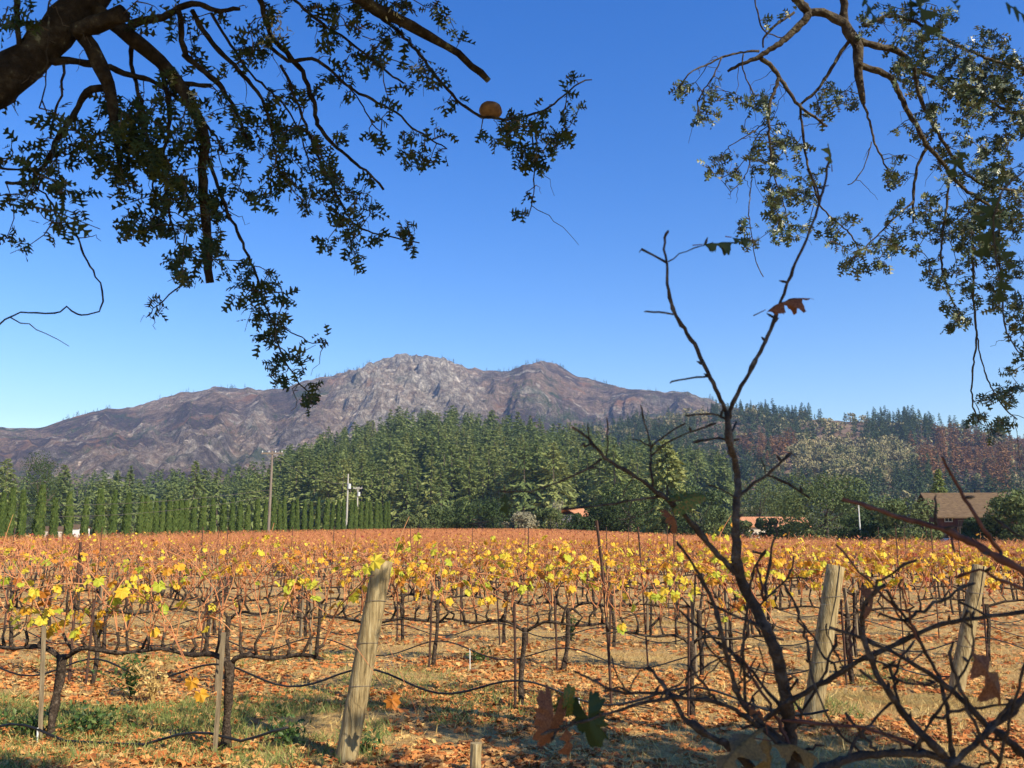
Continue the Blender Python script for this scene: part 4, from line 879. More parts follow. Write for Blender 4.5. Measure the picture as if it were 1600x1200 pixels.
def oak(label, base, branches, clusters, lmat, bmat, seed, leaf_len, nper, crown, trunk_path, links, twig_r, dens=1.0):
    g = np.random.default_rng(seed); root = thing('oak_tree', label, 'oak tree', base); base = np.asarray(base, float); nodes = []
    P, R = resample(*trunk_path, .15); MB().tube(P, R, 14, wob=.05, rng=g).build('trunk', M[bmat], root, smooth=True, org=base)
    for pts_, rad_ in links:
        P, R = resample(pts_, rad_, .12); MB().tube(P, R, 10, wob=.05, rng=g).build('limb', M[bmat], root, smooth=True, org=base)
    for pts_, w, d0, d1 in branches:
        big = max(w) > 14; P, R = px_path(pts_, w, d0, d1, g, .05 if big else .025, .012 if not big else 0); 
        P = P + .0022 * g.normal(size=P.shape) * (1 if not big else .8)
        MB().tube(P, np.maximum(R, .0011), 12 if big else 6, wob=.09, rng=g).build('limb' if big else 'branch', M[bmat], root, smooth=True, org=base); nodes.append(P)
    nodes = list(np.vstack(nodes)); TN = np.array(nodes); tw = MB(); LP = []; LD = []
    for (u, v, ru, rv, n) in clusters:
        ns = max(2, int(n * dens * (1.35 if u > 1430 and 60 < v < 500 else 1) / nper + .5)); ru *= 1.2; rv *= 1.2; NA = np.array(nodes); nu, nv, nd = proj(NA); near = np.argsort((nu - u) ** 2 + (nv - v) ** 2)[:12]; dm = nd[near].mean(); T = []
        for i in range(ns):
            a = g.random() * 6.283; q = math.sqrt(g.random()); T.append(at(u + ru * q * math.cos(a), v + rv * q * math.sin(a), dm + .16 * g.normal()))
        T.sort(key=lambda p: np.min(np.linalg.norm(NA - p, axis=1)))
        for p in T:
            NA = np.array(nodes); dist = np.linalg.norm(NA - p, axis=1) + .35 * np.maximum(0, p[2] - NA[:, 2]); s = NA[np.argmin(dist)]; L_ = np.linalg.norm(p - s)
            t = np.linspace(0, 1, max(4, int(L_ / .05)))[:, None]; side = g.normal(size=3) * .18 * L_; C = s * (1 - t) + p * t + (side + np.array([0, 0, .12 * L_])) * 4 * t * (1 - t) * .5 + .003 * g.normal(size=(len(t), 3)) * (t > 0)
            tw.tube(C, np.linspace(twig_r * 1.6, twig_r * .7, len(C)), 4, caps=False); nodes.extend(C[1:])
            tip = C[-1] - C[-2]; tip = tip / (np.linalg.norm(tip) + 1e-9)
            for j in range(nper + g.integers(-1, 2)):
                f = 1 - .5 * g.random() ** 1.5; c = C[min(len(C) - 1, int(f * (len(C) - 1)))] + .012 * g.normal(size=3); LP.append(c); LD.append(tip * .7 + rvec(g, 1)[0] * .9 + np.array([0, 0, -.35]))
    for _ in range(80):
        q = TN[g.integers(len(TN))]; dr = rvec(g, 1)[0] * [1, .6, .8] + np.array([.25, 0, -.45]); ln = (.05 + .12 * g.random()) * (1 if seed == 31 else 1.4); t = np.linspace(0, 1, 7)[:, None]
        C = q + dr * ln * t + np.array([0, 0, -.25 * ln]) * t * t + .006 * g.normal(size=(7, 3)) * (t > 0); tw.tube(C, np.linspace(twig_r * 1.2, twig_r * .5, 7), 4, caps=False)
    LP = np.array(LP); LD = np.array(LD); n = len(LP); NR = rvec(g, n) + np.array([0, -.25, .35]); RR = frames(LD, NR); S = leaf_len * (.65 + .6 * g.random(n)); col = g.random(n) ** 1.1
    tag(tw.build('twigs', M['twig'], root, org=base), kind='stuff')
    pu_, pv_, _ = proj(LP); inside = np.where((pu_ > 5) & (pu_ < 1595) & (pv_ > 5))[0]; ind = g.permutation(inside)[:300]; rest = np.setdiff1d(np.arange(n), ind)
    meshes = [MB().add(*OL[q]).mesh('leaf', M[lmat]) for q in range(4)]
    for i in ind: link('leaf', meshes[i % 4], root, mtx=mtx(LP[i] - base, RR[i], S[i]))
    mb = MB()
    for q in range(4):
        w = rest[rest % 4 == q]; mb.inst(*OL[q], LP[w], RR[w], S[w], col[w])
    tag(mb.build('foliage', M[lmat], root, org=base), kind='stuff')
    # unseen crown above and beside the picture, shaped for its shade: clumps on boughs
    cr = MB(); bo = MB(); TV, TF = leaf_tri()
    for (cx, cy, cz, rx, ry, rz, nc) in crown:
        for i in range(nc):
            q = rvec(g, 1)[0] * g.random() ** .4; c = np.array([cx + rx * q[0], cy + ry * q[1], cz + rz * q[2]]); m = 120; p = c + rvec(g, m) * (.12 + .38 * g.random(m))[:, None]
            uu_, vv_, dd_ = proj(p); inv = (dd_ > 0) & (vv_ > -20) & (uu_ > -20) & (uu_ < 1620); p = p[~inv]
            if len(p) < 20: continue
            cr.inst(TV * [1.3, 1, 1], TF, p, frames(rvec(g, len(p)), rvec(g, len(p)) + [0, 0, .8]), .1 + .06 * g.random(len(p)), g.random(len(p)))
            a = np.asarray(trunk_path[0][-1]); bo.tube([tuple(a), tuple((a + c) / 2 + [0, 0, .25]), tuple(c)], [.05, .03, .008], 4)
    tag(cr.build('crown', M[lmat], root, org=base), kind='stuff'); tag(bo.build('boughs', M[bmat], root, org=base), kind='stuff')
    return root, base
LB = [([(-60, 165), (0, 130), (31, 106), (69, 72), (103, 34), (131, 9), (165, -30)], [64, 60, 55, 50, 46], 2.75, 2.95),
      ([(120, 50), (150, 38), (172, 28), (192, 20)], [28, 25, 26], 2.85, 2.8),
      ([(125, -8), (162, 25), (194, 50), (225, 75), (250, 97), (275, 125), (297, 162), (314, 194), (320, 225), (316, 265), (317, 300), (322, 350), (325, 400), (328, 442)], [24, 24, 22, 20, 17, 15, 13, 12], 2.9, 3.2),
      ([(120, 40), (141, 72), (156, 103), (169, 131), (175, 162), (180, 200), (184, 234), (188, 266)], [26, 23, 17, 12, 8], 2.85, 3.0),
      ([(47, 94), (87, 94), (131, 97), (162, 103), (194, 116), (225, 122), (250, 134), (290, 165), (330, 205), (352, 240)], [13, 11, 9, 5, 3], 2.8, 3.2),
      ([(168, 137), (134, 144), (122, 166), (106, 194), (91, 216), (78, 244), (59, 269), (47, 284), (10, 286)], [11, 10, 8, 5], 2.95, 3.0),
      ([(196, 48), (219, 33), (247, 30), (269, 19), (291, 9), (312, 6), (337, 16), (375, 14)], [13, 12, 9, 6], 2.95, 3.2),
      ([(300, 15), (319, 50), (344, 81), (372, 109), (394, 134), (409, 156), (419, 181), (430, 225)], [9, 8, 6, 3], 3.15, 3.3),
      ([(286, 85), (312, 106), (337, 125), (353, 147), (369, 175), (385, 215)], [10, 9, 7, 4], 3.1, 3.3),
      ([(281, 15), (283, 53), (291, 84)], [10, 9], 3.05, 3.1), ([(270, 132), (300, 133), (331, 135)], [8, 6], 3.05, 3.1),
      ([(398, -20), (416, 31), (428, 62), (447, 81), (466, 103), (481, 134), (491, 162), (494, 187), (512, 216), (534, 237), (556, 256), (578, 272), (600, 295)], [9, 9, 8, 7, 5, 4], 3.3, 3.5),
      ([(500, -45), (566, 0), (590, 16), (619, 30), (644, 42), (669, 56), (694, 69), (716, 84), (737, 102), (764, 127)], [21, 20, 17, 14, 11, 9], 3.2, 3.5),
      ([(560, 5), (600, 31), (625, 53), (650, 78), (669, 103), (684, 122), (700, 141), (722, 162), (747, 180), (765, 184), (800, 186), (850, 172), (880, 150), (905, 130), (925, 124)], [6, 5, 5, 5, 4, 3, 2], 3.35, 3.5),
      ([(420, 70), (450, 94), (487, 92), (512, 106), (534, 125), (553, 141), (581, 156), (609, 169), (628, 181), (637, 194), (653, 206), (675, 219), (697, 234)], [6, 5, 4, 3, 2], 3.3, 3.5),
      ([(534, 125), (556, 150), (572, 175), (587, 200)], [2.5, 2], 3.4, 3.45), ([(830, 190), (834, 235), (835, 262), (832, 310), (826, 338)], [3, 2, 1.6], 3.5, 3.5),
      ([(322, 240), (347, 307), (357, 334), (371, 362), (382, 389), (392, 410), (399, 424), (406, 444), (412, 472), (426, 506), (440, 554), (461, 589), (481, 613), (494, 628)], [6, 5, 4, 3, 2], 3.2, 3.4),
      ([(428, 504), (464, 523), (488, 537), (510, 534)], [2, 1.6], 3.4, 3.4), ([(300, 430), (272, 455), (254, 472), (240, 482), (230, 496)], [3, 2, 1.6], 3.2, 3.2),
      ([(47, 284), (69, 303), (86, 327), (103, 348), (120, 372), (137, 407), (151, 431), (160, 455), (161, 472), (155, 487), (137, 493), (120, 491), (105, 479), (93, 487), (72, 490), (45, 487), (24, 491), (7, 499), (-12, 512)], [3, 2.8, 2.6], 2.9, 2.5),
      ([(80, -5), (78, 19), (75, 70), (72, 120), (62, 170)], [2.5, 2], 2.6, 2.6), ([(-10, 262), (25, 264), (56, 268)], [4, 3], 2.9, 3.0), ([(25, -10), (28, 45), (35, 85)], [9, 7], 2.75, 2.8),
      ([(440, 100), (470, 175), (495, 240), (520, 290), (545, 340), (575, 362), (620, 372), (655, 380)], [5, 4, 3, 2], 3.35, 3.5), ([(330, 20), (360, 70), (392, 115), (440, 160), (470, 210), (490, 280)], [5, 4, 3, 2], 3.2, 3.4), ([(460, 0), (500, 35), (540, 60), (590, 100), (630, 130)], [5, 4, 3], 3.3, 3.4),
      ([(205, 60), (206, 100), (215, 140), (228, 190), (235, 250), (240, 300)], [7, 6, 4, 3], 3.0, 3.1), ([(100, 100), (98, 140), (85, 180), (80, 215)], [4, 3], 2.85, 2.9), ([(250, 97), (265, 180), (255, 250), (262, 320), (275, 380)], [8, 6, 4, 3], 3.05, 3.1)]
LC = [(110, 250, 55, 42, 95), (35, 250, 40, 38, 45), (20, 310, 35, 20, 25), (8, 375, 12, 20, 8), (110, 310, 30, 25, 25), (145, 352, 12, 10, 6), (92, 352, 10, 16, 6), (195, 190, 45, 45, 90), (255, 200, 60, 55, 200), (240, 275, 65, 45, 190), (190, 250, 40, 40, 80), (270, 330, 60, 40, 130), (205, 360, 25, 22, 28), (300, 385, 50, 30, 80), (275, 425, 30, 25, 40), (240, 485, 14, 12, 9), (345, 355, 30, 45, 45), (405, 455, 42, 36, 120), (425, 510, 35, 25, 70), (445, 575, 28, 26, 50), (485, 600, 16, 30, 22), (500, 540, 15, 10, 10), (350, 190, 40, 40, 70), (410, 215, 45, 45, 110), (400, 300, 35, 30, 40), (455, 235, 40, 50, 70), (470, 165, 45, 45, 60), (335, 60, 70, 45, 70), (400, 50, 40, 40, 50), (280, 150, 40, 30, 40), (500, 300, 40, 45, 110), (545, 320, 35, 40, 90), (540, 375, 28, 20, 35), (620, 372, 35, 16, 28), (650, 385, 12, 18, 8), (555, 405, 14, 25, 14), (510, 365, 14, 25, 10), (535, 215, 12, 12, 7), (535, 140, 25, 22, 22), (590, 210, 12, 14, 10), (600, 160, 20, 14, 12), (660, 240, 36, 24, 55), (672, 185, 14, 20, 12), (560, 55, 55, 45, 85), (610, 75, 30, 30, 55), (650, 120, 25, 25, 30), (520, 20, 45, 20, 40), (640, 12, 40, 14, 24), (688, 30, 14, 25, 16), (722, 70, 14, 12, 8), (680, 125, 14, 20, 14), (706, 165, 12, 14, 10), (830, 215, 45, 36, 120), (795, 200, 25, 14, 24), (770, 222, 22, 14, 14), (862, 185, 22, 22, 26), (880, 220, 16, 26, 14), (905, 140, 28, 16, 16), (832, 262, 22, 12, 16), (826, 322, 10, 20, 11), (30, 30, 40, 30, 40), (110, 200, 25, 20, 16), (230, 20, 40, 20, 24), (60, 195, 40, 30, 14), (330, 290, 40, 40, 50), (440, 40, 40, 30, 30)]
# the camera stands under this oak: its trunk is just left of the picture
troot, tbase = oak('dark oak with drooping leafy branches overhead at left', (-3.3, 2.2, 0), LB, LC, 'oak_leaf', 'oak_bark', 31, .053, 5, [(-1.6, .8, 5.3, 2.2, 1.3, .8, 120), (-3.6, 1.6, 5.6, 1.8, 2, 1.2, 40), (.4, .9, 4.9, 1.9, 1.0, .6, 130), (-.7, 1.7, 4.5, 1.2, .6, .35, 30), (-1.2, 2.6, 4.9, 1.5, .9, .5, 50)],  # unseen crown clumps overhead, placed to shade the hanging leaves
    ([(-3.3, 2.2, -.1), (-3.28, 2.22, .6), (-3.15, 2.3, 1.5), (-2.9, 2.4, 2.4), (-2.6, 2.2, 3.4), (-2.3, 1.8, 4.3)], [.42, .33, .28, .26, .2, .12]),
    [([(-3.05, 2.35, 1.9), (-2.7, 2.5, 2.35), tuple(at(-150, 215, 2.7)), tuple(at(-58, 164, 2.75))], [.2, .15, .1, .077]), ([tuple(at(160, -26, 2.95)), tuple(at(260, -90, 3.05)), tuple(at(400, -80, 3.2)), tuple(at(505, -42, 3.2))], [.05, .045, .035, .028]), ([tuple(at(260, -90, 3.05)), (-1.6, 2.6, 4.1), (-1.8, 1.6, 4.8)], [.05, .06, .05])], .0017, 1.0)
def blob(seed, n=16, m=24, amp=.16):
    th = np.linspace(0, math.pi, n)[:, None]; ph = np.linspace(0, 2 * math.pi, m, endpoint=False)[None]
    r = 1 + amp * (fbm(3 + np.cos(ph) * 1.7 + th, np.sin(ph) * 1.7 + 3 + 0 * th, 3, seed) - .5) * 2 * np.sin(th)
    V = np.stack([r * np.sin(th) * np.cos(ph), r * np.sin(th) * np.sin(ph), r * np.cos(th) + 0 * ph], -1).reshape(-1, 3); i = np.arange(n - 1)[:, None] * m; j = np.arange(m)[None]; k = (j + 1) % m
    return V, np.concatenate([np.stack([i + j, i + m + j, i + m + k], -1).reshape(-1, 3), np.stack([i + j, i + m + k, i + k], -1).reshape(-1, 3)])
V, F = blob(4); c = at(767, 172, 3.48); MB().add(V * [.049, .042, .035] + c, F).build('gall', M['gall'], troot, smooth=True, org=tbase)
g = np.random.default_rng(8)
for (u, v, n) in ((437, 48, 26), (415, 62, 16), (425, 25, 14), (300, 150, 14), (268, 112, 10), (650, 108, 14), (618, 20, 12), (318, 190, 12), (262, 20, 10)):
    TV, TF = leaf_tri(); P = np.array([at(u + 8 * g.normal(), v + 7 * g.normal(), 3.22 + .02 * g.normal()) for _ in range(n)])
    if u in (300, 268, 318): P = np.array([at(u + 5 * g.normal(), v + 5 * g.normal(), 2.99) for _ in range(n)])
    MB().inst(TV * [.6, 1, 1], TF, P, frames(rvec(g, n), rvec(g, n)), .022, g.random(n)).build('lichen', M['lichen'], troot, org=tbase)

RB = [([(1225, -25), (1259, 15), (1263, 24), (1240, 49), (1214, 71), (1187, 88), (1161, 99), (1137, 111)], [13, 13, 11, 8, 4], 4.9, 4.9), ([(1262, 21), (1285, 19), (1304, 28), (1319, 37), (1330, 56), (1341, 75), (1341, 105), (1345, 142), (1349, 163)], [12, 13, 14, 16, 15, 12, 7], 4.9, 4.9),
      ([(1322, -30), (1319, 0), (1319, 37)], [14, 13], 4.85, 4.9), ([(1340, 62), (1352, 67), (1375, 73), (1397, 77), (1416, 90), (1427, 105), (1460, 120), (1500, 125)], [11, 10, 8, 4], 4.9, 5.1), ([(1341, 100), (1352, 105), (1375, 112), (1394, 124), (1405, 146), (1416, 169), (1431, 195), (1442, 214), (1448, 229), (1465, 244), (1484, 270), (1502, 292), (1525, 307), (1560, 330)], [10, 9, 8, 7, 6, 4], 4.9, 5.0),
      ([(1448, 229), (1435, 255), (1429, 285), (1427, 319), (1427, 349)], [5, 4, 3], 5.0, 5.0), ([(1427, 315), (1397, 341), (1375, 364), (1352, 386), (1330, 405), (1315, 420)], [3.5, 2.5, 1.8], 5.0, 5.0), ([(1187, 88), (1210, 109), (1225, 131), (1240, 154), (1262, 176), (1292, 197)], [7, 6, 4], 4.9, 4.9), ([(1330, 58), (1311, 86), (1296, 112), (1281, 135), (1262, 154), (1249, 165)], [6, 5, 4], 4.9, 4.95),
      ([(1249, 163), (1255, 210), (1259, 244), (1270, 285), (1285, 326), (1311, 349), (1330, 367), (1341, 390)], [4, 3, 2], 4.9, 5.0), ([(1217, 122), (1204, 161), (1201, 202), (1204, 244), (1204, 277)], [6, 4, 3], 4.9, 4.9), ([(1187, 80), (1157, 82), (1127, 90), (1101, 103), (1075, 116), (1062, 138)], [3.5, 3, 2], 4.9, 4.8), ([(1127, 90), (1116, 116), (1101, 139), (1090, 161), (1094, 182)], [2.5, 2], 4.85, 4.85), ([(1161, 85), (1161, 109), (1172, 135), (1180, 150)], [2.5, 2], 4.9, 4.9),
      ([(1178, -15), (1182, 10), (1191, 45), (1210, 56), (1230, 60)], [2.5, 2], 4.8, 4.9), ([(1240, 20), (1210, 41), (1193, 60), (1193, 75)], [4, 3], 4.9, 4.9), ([(1203, 195), (1184, 210), (1172, 247), (1165, 274), (1142, 300)], [2, 1.8, 1.4], 4.9, 4.9), ([(1200, 190), (1176, 206), (1139, 229)], [2, 1.6], 4.9, 4.9), ([(1349, 158), (1360, 195), (1367, 225), (1382, 255), (1392, 275)], [4, 3, 2], 4.9, 4.9), ([(1362, 222), (1352, 255), (1337, 281), (1324, 289)], [1.8, 1.5], 4.9, 4.9),
      ([(1525, 305), (1520, 380), (1522, 472), (1526, 530), (1520, 579), (1520, 628), (1530, 660)], [4, 3, 2], 5.0, 4.9), ([(1526, 525), (1538, 579), (1554, 615), (1571, 640), (1590, 655)], [2.2, 1.8], 4.9, 4.9), ([(1560, 330), (1562, 400), (1567, 472), (1571, 513), (1587, 542), (1605, 570)], [3, 2.5, 1.8], 4.9, 4.9), ([(1427, 105), (1440, 160), (1470, 215), (1500, 260), (1540, 290), (1610, 300)], [6, 5, 4], 5.0, 5.1), ([(1500, 125), (1550, 160), (1610, 190)], [5, 4], 5.1, 5.2), ([(1484, 270), (1478, 330), (1470, 400), (1480, 450), (1500, 500)], [4, 3, 1.8], 5.0, 4.9), ([(1352, 40), (1390, 25), (1430, 35), (1475, 60), (1540, 90), (1610, 110)], [6, 5, 4], 4.9, 5.2), ([(1206, 270), (1225, 320), (1235, 370)], [2.5, 1.6], 4.9, 4.9), ([(1175, 280), (1170, 330), (1180, 400), (1192, 432)], [1.8, 1.4], 4.9, 4.9)]
RC = [(1064, 140, 14, 20, 18), (1105, 178, 16, 18, 24), (1122, 142, 10, 18, 13), (1176, 165, 24, 24, 30), (1130, 258, 26, 22, 45), (1195, 205, 30, 40, 40), (1232, 260, 38, 45, 95), (1235, 320, 32, 36, 85), (1168, 358, 18, 22, 32), (1232, 368, 24, 20, 30), (1290, 365, 24, 18, 32), (1330, 335, 14, 10, 14), (1297, 152, 18, 18, 24), (1275, 188, 18, 16, 18), (1328, 162, 18, 12, 12), (1390, 285, 16, 18, 28), (1328, 415, 14, 12, 16), (1375, 390, 40, 30, 75), (1430, 350, 42, 36, 75), (1480, 345, 40, 40, 75), (1480, 120, 75, 45, 240), (1440, 35, 50, 28, 80), (1550, 180, 55, 55, 200), (1535, 100, 38, 50, 110), (1592, 140, 20, 50, 60), (1520, 260, 50, 36, 100), (1575, 300, 36, 46, 120), (1550, 355, 46, 46, 130), (1470, 430, 28, 22, 36), (1498, 480, 20, 36, 40), (1545, 430, 36, 50, 100), (1592, 450, 16, 55, 55), (1560, 640, 34, 30, 60), (1520, 648, 16, 16, 20), (1550, 686, 6, 10, 5), (1582, 590, 18, 18, 20), (1590, 530, 16, 24, 20), (1230, 30, 40, 20, 10), (1370, 30, 35, 20, 30), (1420, 75, 30, 25, 50), (1212, 235, 40, 40, 40), (1400, 225, 20, 25, 10), (1450, 190, 25, 30, 30)]
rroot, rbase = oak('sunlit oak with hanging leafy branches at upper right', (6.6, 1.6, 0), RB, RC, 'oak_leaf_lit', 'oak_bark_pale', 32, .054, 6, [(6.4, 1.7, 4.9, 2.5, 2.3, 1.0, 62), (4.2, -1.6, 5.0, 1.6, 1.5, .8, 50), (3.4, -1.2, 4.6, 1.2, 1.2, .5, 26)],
    ([(6.6, 1.6, -.1), (6.6, 1.6, .6), (6.5, 1.7, 1.7), (6.3, 1.9, 2.8), (6.0, 2.0, 3.8)], [.42, .32, .27, .22, .16]),
    [([(6.2, 1.95, 3.2), (4.9, 3.6, 4.6), tuple(at(1500, -120, 4.8)), tuple(at(1322, -28, 4.85))], [.14, .1, .05, .026]), ([tuple(at(1500, -120, 4.8)), tuple(at(1330, -110, 4.9)), tuple(at(1226, -26, 4.9))], [.04, .03, .024]), ([(6.1, 2.0, 3.4), (5.2, 4.2, 3.6), tuple(at(1660, 130, 5.2)), tuple(at(1600, 108, 5.2))], [.1, .06, .03, .01])], .0019, 1.75)
for i, (u, v, s, a) in enumerate(((1362, 12, 46, 2.4), (1446, 26, 74, 2.7), (1592, 14, 60, 1.9), (1492, 6, 30, 2.2), (1552, 372, 70, 3.4), (1572, 402, 62, 2.6), (1545, 330, 56, 3.9), (1562, 448, 60, 3.2), (1500, 255, 46, 3.6), (1425, 8, 40, 3.0))):
    d = 1.35; p = at(u, v, d); dr = np.array([math.sin(a), .2, math.cos(a)]); o = link('leaf', MB().add(*OL[i % 4]).mesh('leaf', M['oak_leaf']), rroot, mtx=mtx(p - dr / np.linalg.norm(dr) * s / FPX * d * .5 - rbase, frames(dr[None], np.array([[.3, -.9, .35]]))[0], s / FPX * d))
MB().tube(*px_path([(1640, 250), (1600, 268), (1565, 300), (1552, 340), (1556, 400), (1562, 440)], [4, 3, 2], 1.35, 1.35, g, .03)).build('branch', M['twig'], rroot, org=rbase)
MB().tube(*px_path([(1680, -60), (1590, -14), (1500, -8), (1440, -6), (1350, -12)], [5, 4, 3], 1.35, 1.35, g, .03)).build('branch', M['twig'], rroot, org=rbase)
MB().tube(*resample([at(1640, 250, 1.35), (1.7, 1.2, 2.6), (3.4, 1.0, 3.6), (6.0, 1.95, 3.7)], [.002, .01, .03, .06], .1)).build('branch', M['oak_bark_pale'], rroot, org=rbase)
MB().tube(*resample([at(1680, -60, 1.35), (1.9, 1.2, 2.9), (3.4, 1.0, 3.6)], [.003, .01, .025], .1)).build('branch', M['oak_bark_pale'], rroot, org=rbase)

# bare foreground sapling
sb = np.array([.62, 1.35, 0.0]); sap = thing('bare_sapling', 'nearly bare dark oak sapling spreading across the right foreground', 'sapling', sb); g = np.random.default_rng(61)
SB = [([(1252, 1260), (1240, 1210), (1235, 1150), (1222, 1060), (1205, 1000), (1180, 950), (1160, 910), (1152, 880), (1150, 800), (1152, 740), (1140, 690), (1136, 645)], [26, 25, 24, 22, 20, 15, 12, 11], 1.42, 1.5), ([(1137, 648), (1110, 590), (1080, 530), (1060, 500), (1046, 465), (1042, 420), (1039, 372), (1044, 362)], [9, 8, 7, 5, 4], 1.5, 1.46), ([(1140, 652), (1145, 630), (1175, 575), (1200, 525), (1220, 470), (1235, 430), (1262, 370), (1285, 300), (1297, 245)], [9, 8, 7, 6, 5, 4], 1.5, 1.55),
      ([(1160, 905), (1143, 890), (1100, 840), (1067, 803), (1025, 767), (987, 741), (946, 715), (920, 685), (897, 669)], [12, 11, 9, 7, 4], 1.47, 1.4), ([(939, 717), (909, 737), (875, 752), (837, 766), (785, 768)], [5, 4, 3], 1.42, 1.38), ([(1030, 776), (987, 782), (950, 788), (882, 795)], [6, 5, 4], 1.44, 1.4), ([(1020, 762), (1017, 730), (1017, 700), (1010, 670), (1002, 638)], [5, 4, 3], 1.44, 1.48), ([(1017, 698), (1044, 677), (1068, 663)], [4, 3], 1.45, 1.45), ([(1019, 712), (1036, 696), (1070, 678), (1112, 664)], [4, 3], 1.45, 1.42), ([(1015, 698), (1000, 688), (990, 687)], [3, 2.5], 1.45, 1.44), ([(946, 714), (948, 690), (949, 658)], [3, 2.5], 1.42, 1.4), ([(928, 700), (922, 690), (918, 668)], [3, 2.5], 1.4, 1.4), ([(990, 744), (980, 760), (972, 776)], [3, 2.5], 1.42, 1.44), ([(987, 784), (982, 800), (978, 816)], [3, 2], 1.42, 1.42),
      ([(1151, 778), (1179, 754), (1199, 742), (1215, 726), (1234, 710)], [7, 6, 5], 1.48, 1.5), ([(1199, 743), (1228, 754), (1262, 776)], [5, 4], 1.5, 1.48), ([(1196, 740), (1194, 730), (1190, 718)], [3, 2.5], 1.5, 1.5), ([(1149, 778), (1130, 766), (1108, 758)], [4, 3], 1.47, 1.45), ([(1141, 687), (1115, 686), (1088, 690)], [5, 4], 1.5, 1.46), ([(1137, 656), (1113, 647), (1076, 649)], [5, 4], 1.5, 1.47), ([(1108, 588), (1080, 591), (1051, 597)], [4.5, 3.5], 1.49, 1.47), ([(1052, 491), (1030, 488), (1011, 487)], [4, 4], 1.47, 1.46), ([(1045, 409), (1062, 398), (1085, 388), (1110, 380)], [3, 2], 1.47, 1.46), ([(1232, 712), (1236, 708), (1242, 714)], [3, 2.5], 1.5, 1.5),
      ([(1640, 920), (1579, 882), (1548, 865), (1514, 845), (1462, 824), (1411, 810), (1359, 793), (1315, 779)], [16, 15, 13, 11, 9, 8], 1.15, 1.2), ([(1462, 826), (1463, 800), (1462, 778)], [5, 4], 1.17, 1.18), ([(1562, 862), (1538, 827), (1514, 790), (1493, 752), (1472, 714)], [10, 8, 6], 1.17, 1.15), ([(1487, 832), (1488, 845), (1490, 857)], [5, 6], 1.17, 1.17),
      ([(1500, 1215), (1467, 1173), (1443, 1150), (1413, 1117), (1390, 1083), (1370, 1053), (1357, 1017), (1348, 987), (1353, 943), (1383, 914)], [17, 16, 15, 13, 11, 8], 1.25, 1.3), ([(1650, 952), (1600, 957), (1543, 963), (1483, 973), (1433, 990), (1387, 1013), (1340, 1033), (1300, 1060), (1260, 1080), (1227, 1100), (1195, 1125)], [9, 9, 10, 11, 11], 1.25, 1.42), ([(1640, 1210), (1600, 1180), (1567, 1150), (1543, 1133), (1520, 1110), (1493, 1083), (1453, 1053), (1420, 1033), (1377, 1010), (1333, 993), (1297, 980)], [17, 15, 13, 10, 8, 6], 1.2, 1.3),
      ([(1490, 1200), (1487, 1173), (1483, 1133), (1477, 1093), (1467, 1057), (1450, 1027), (1433, 990), (1410, 960), (1387, 927)], [10, 9, 7, 5], 1.28, 1.32), ([(1640, 1050), (1600, 1090), (1573, 1117), (1543, 1143), (1517, 1170), (1480, 1200)], [14, 13, 12], 1.2, 1.2), ([(1260, 1215), (1287, 1200), (1333, 1183), (1383, 1177), (1433, 1177), (1467, 1183), (1520, 1205)], [17, 16, 15], 1.25, 1.25), ([(1247, 1187), (1217, 1153), (1187, 1127), (1157, 1093), (1143, 1053), (1130, 1000), (1117, 950), (1103, 920), (1087, 887), (1060, 850)], [13, 12, 10, 9, 7, 5], 1.42, 1.38),
      ([(1165, 1105), (1162, 1033), (1163, 987), (1170, 933), (1180, 887), (1194, 862)], [7, 6, 5, 4], 1.44, 1.42), ([(1163, 1060), (1172, 1045), (1180, 1030)], [4, 3], 1.44, 1.44), ([(1163, 1070), (1178, 1055), (1186, 1040)], [4, 3], 1.44, 1.42), ([(1178, 957), (1190, 943), (1210, 923), (1233, 900), (1240, 872)], [5, 4, 3], 1.45, 1.5), ([(1230, 903), (1250, 903), (1265, 906)], [3.5, 3], 1.48, 1.48), ([(1200, 985), (1167, 970), (1133, 955), (1105, 940)], [7, 6, 4], 1.44, 1.4), ([(1222, 1060), (1235, 1085), (1250, 1110)], [6, 5], 1.43, 1.38), ([(1067, 1090), (1037, 1083), (1010, 1083), (977, 1083), (953, 1077), (927, 1063), (900, 1050)], [8, 7, 6, 4], 1.4, 1.36), ([(980, 1082), (963, 1053), (957, 1030)], [4, 3], 1.38, 1.36), ([(982, 1080), (990, 1062), (1000, 1048)], [3, 2.5], 1.38, 1.38),
      ([(1130, 1160), (1113, 1153), (1083, 1133), (1067, 1120), (1053, 1093), (1033, 1067), (1013, 1040)], [14, 12, 9, 6], 1.38, 1.42), ([(1260, 1195), (1243, 1180), (1217, 1160), (1183, 1133), (1150, 1110), (1117, 1097), (1067, 1090), (1040, 1092), (1000, 1100), (950, 1115), (900, 1130), (850, 1147)], [12, 11, 9, 8, 6, 4], 1.4, 1.35), ([(1600, 920), (1560, 905), (1530, 890), (1500, 900)], [8, 6, 4], 1.2, 1.2), ([(1640, 860), (1600, 840), (1560, 815)], [6, 4], 1.2, 1.22), ([(1443, 1150), (1410, 1110), (1395, 1060), (1390, 1040)], [6, 4], 1.25, 1.3), ([(1380, 1045), (1420, 1035), (1440, 1020)], [4, 3], 1.3, 1.3), ([(1390, 1060), (1440, 1070), (1480, 1060)], [5, 3], 1.28, 1.3), ([(1350, 1180), (1300, 1130), (1270, 1060), (1262, 1000)], [6, 5, 3], 1.3, 1.4), ([(1420, 1180), (1460, 1120), (1500, 1060), (1520, 1010), (1516, 960)], [7, 5, 3], 1.25, 1.2), ([(1560, 1200), (1580, 1120), (1600, 1040)], [7, 5], 1.2, 1.15)]
SN = []
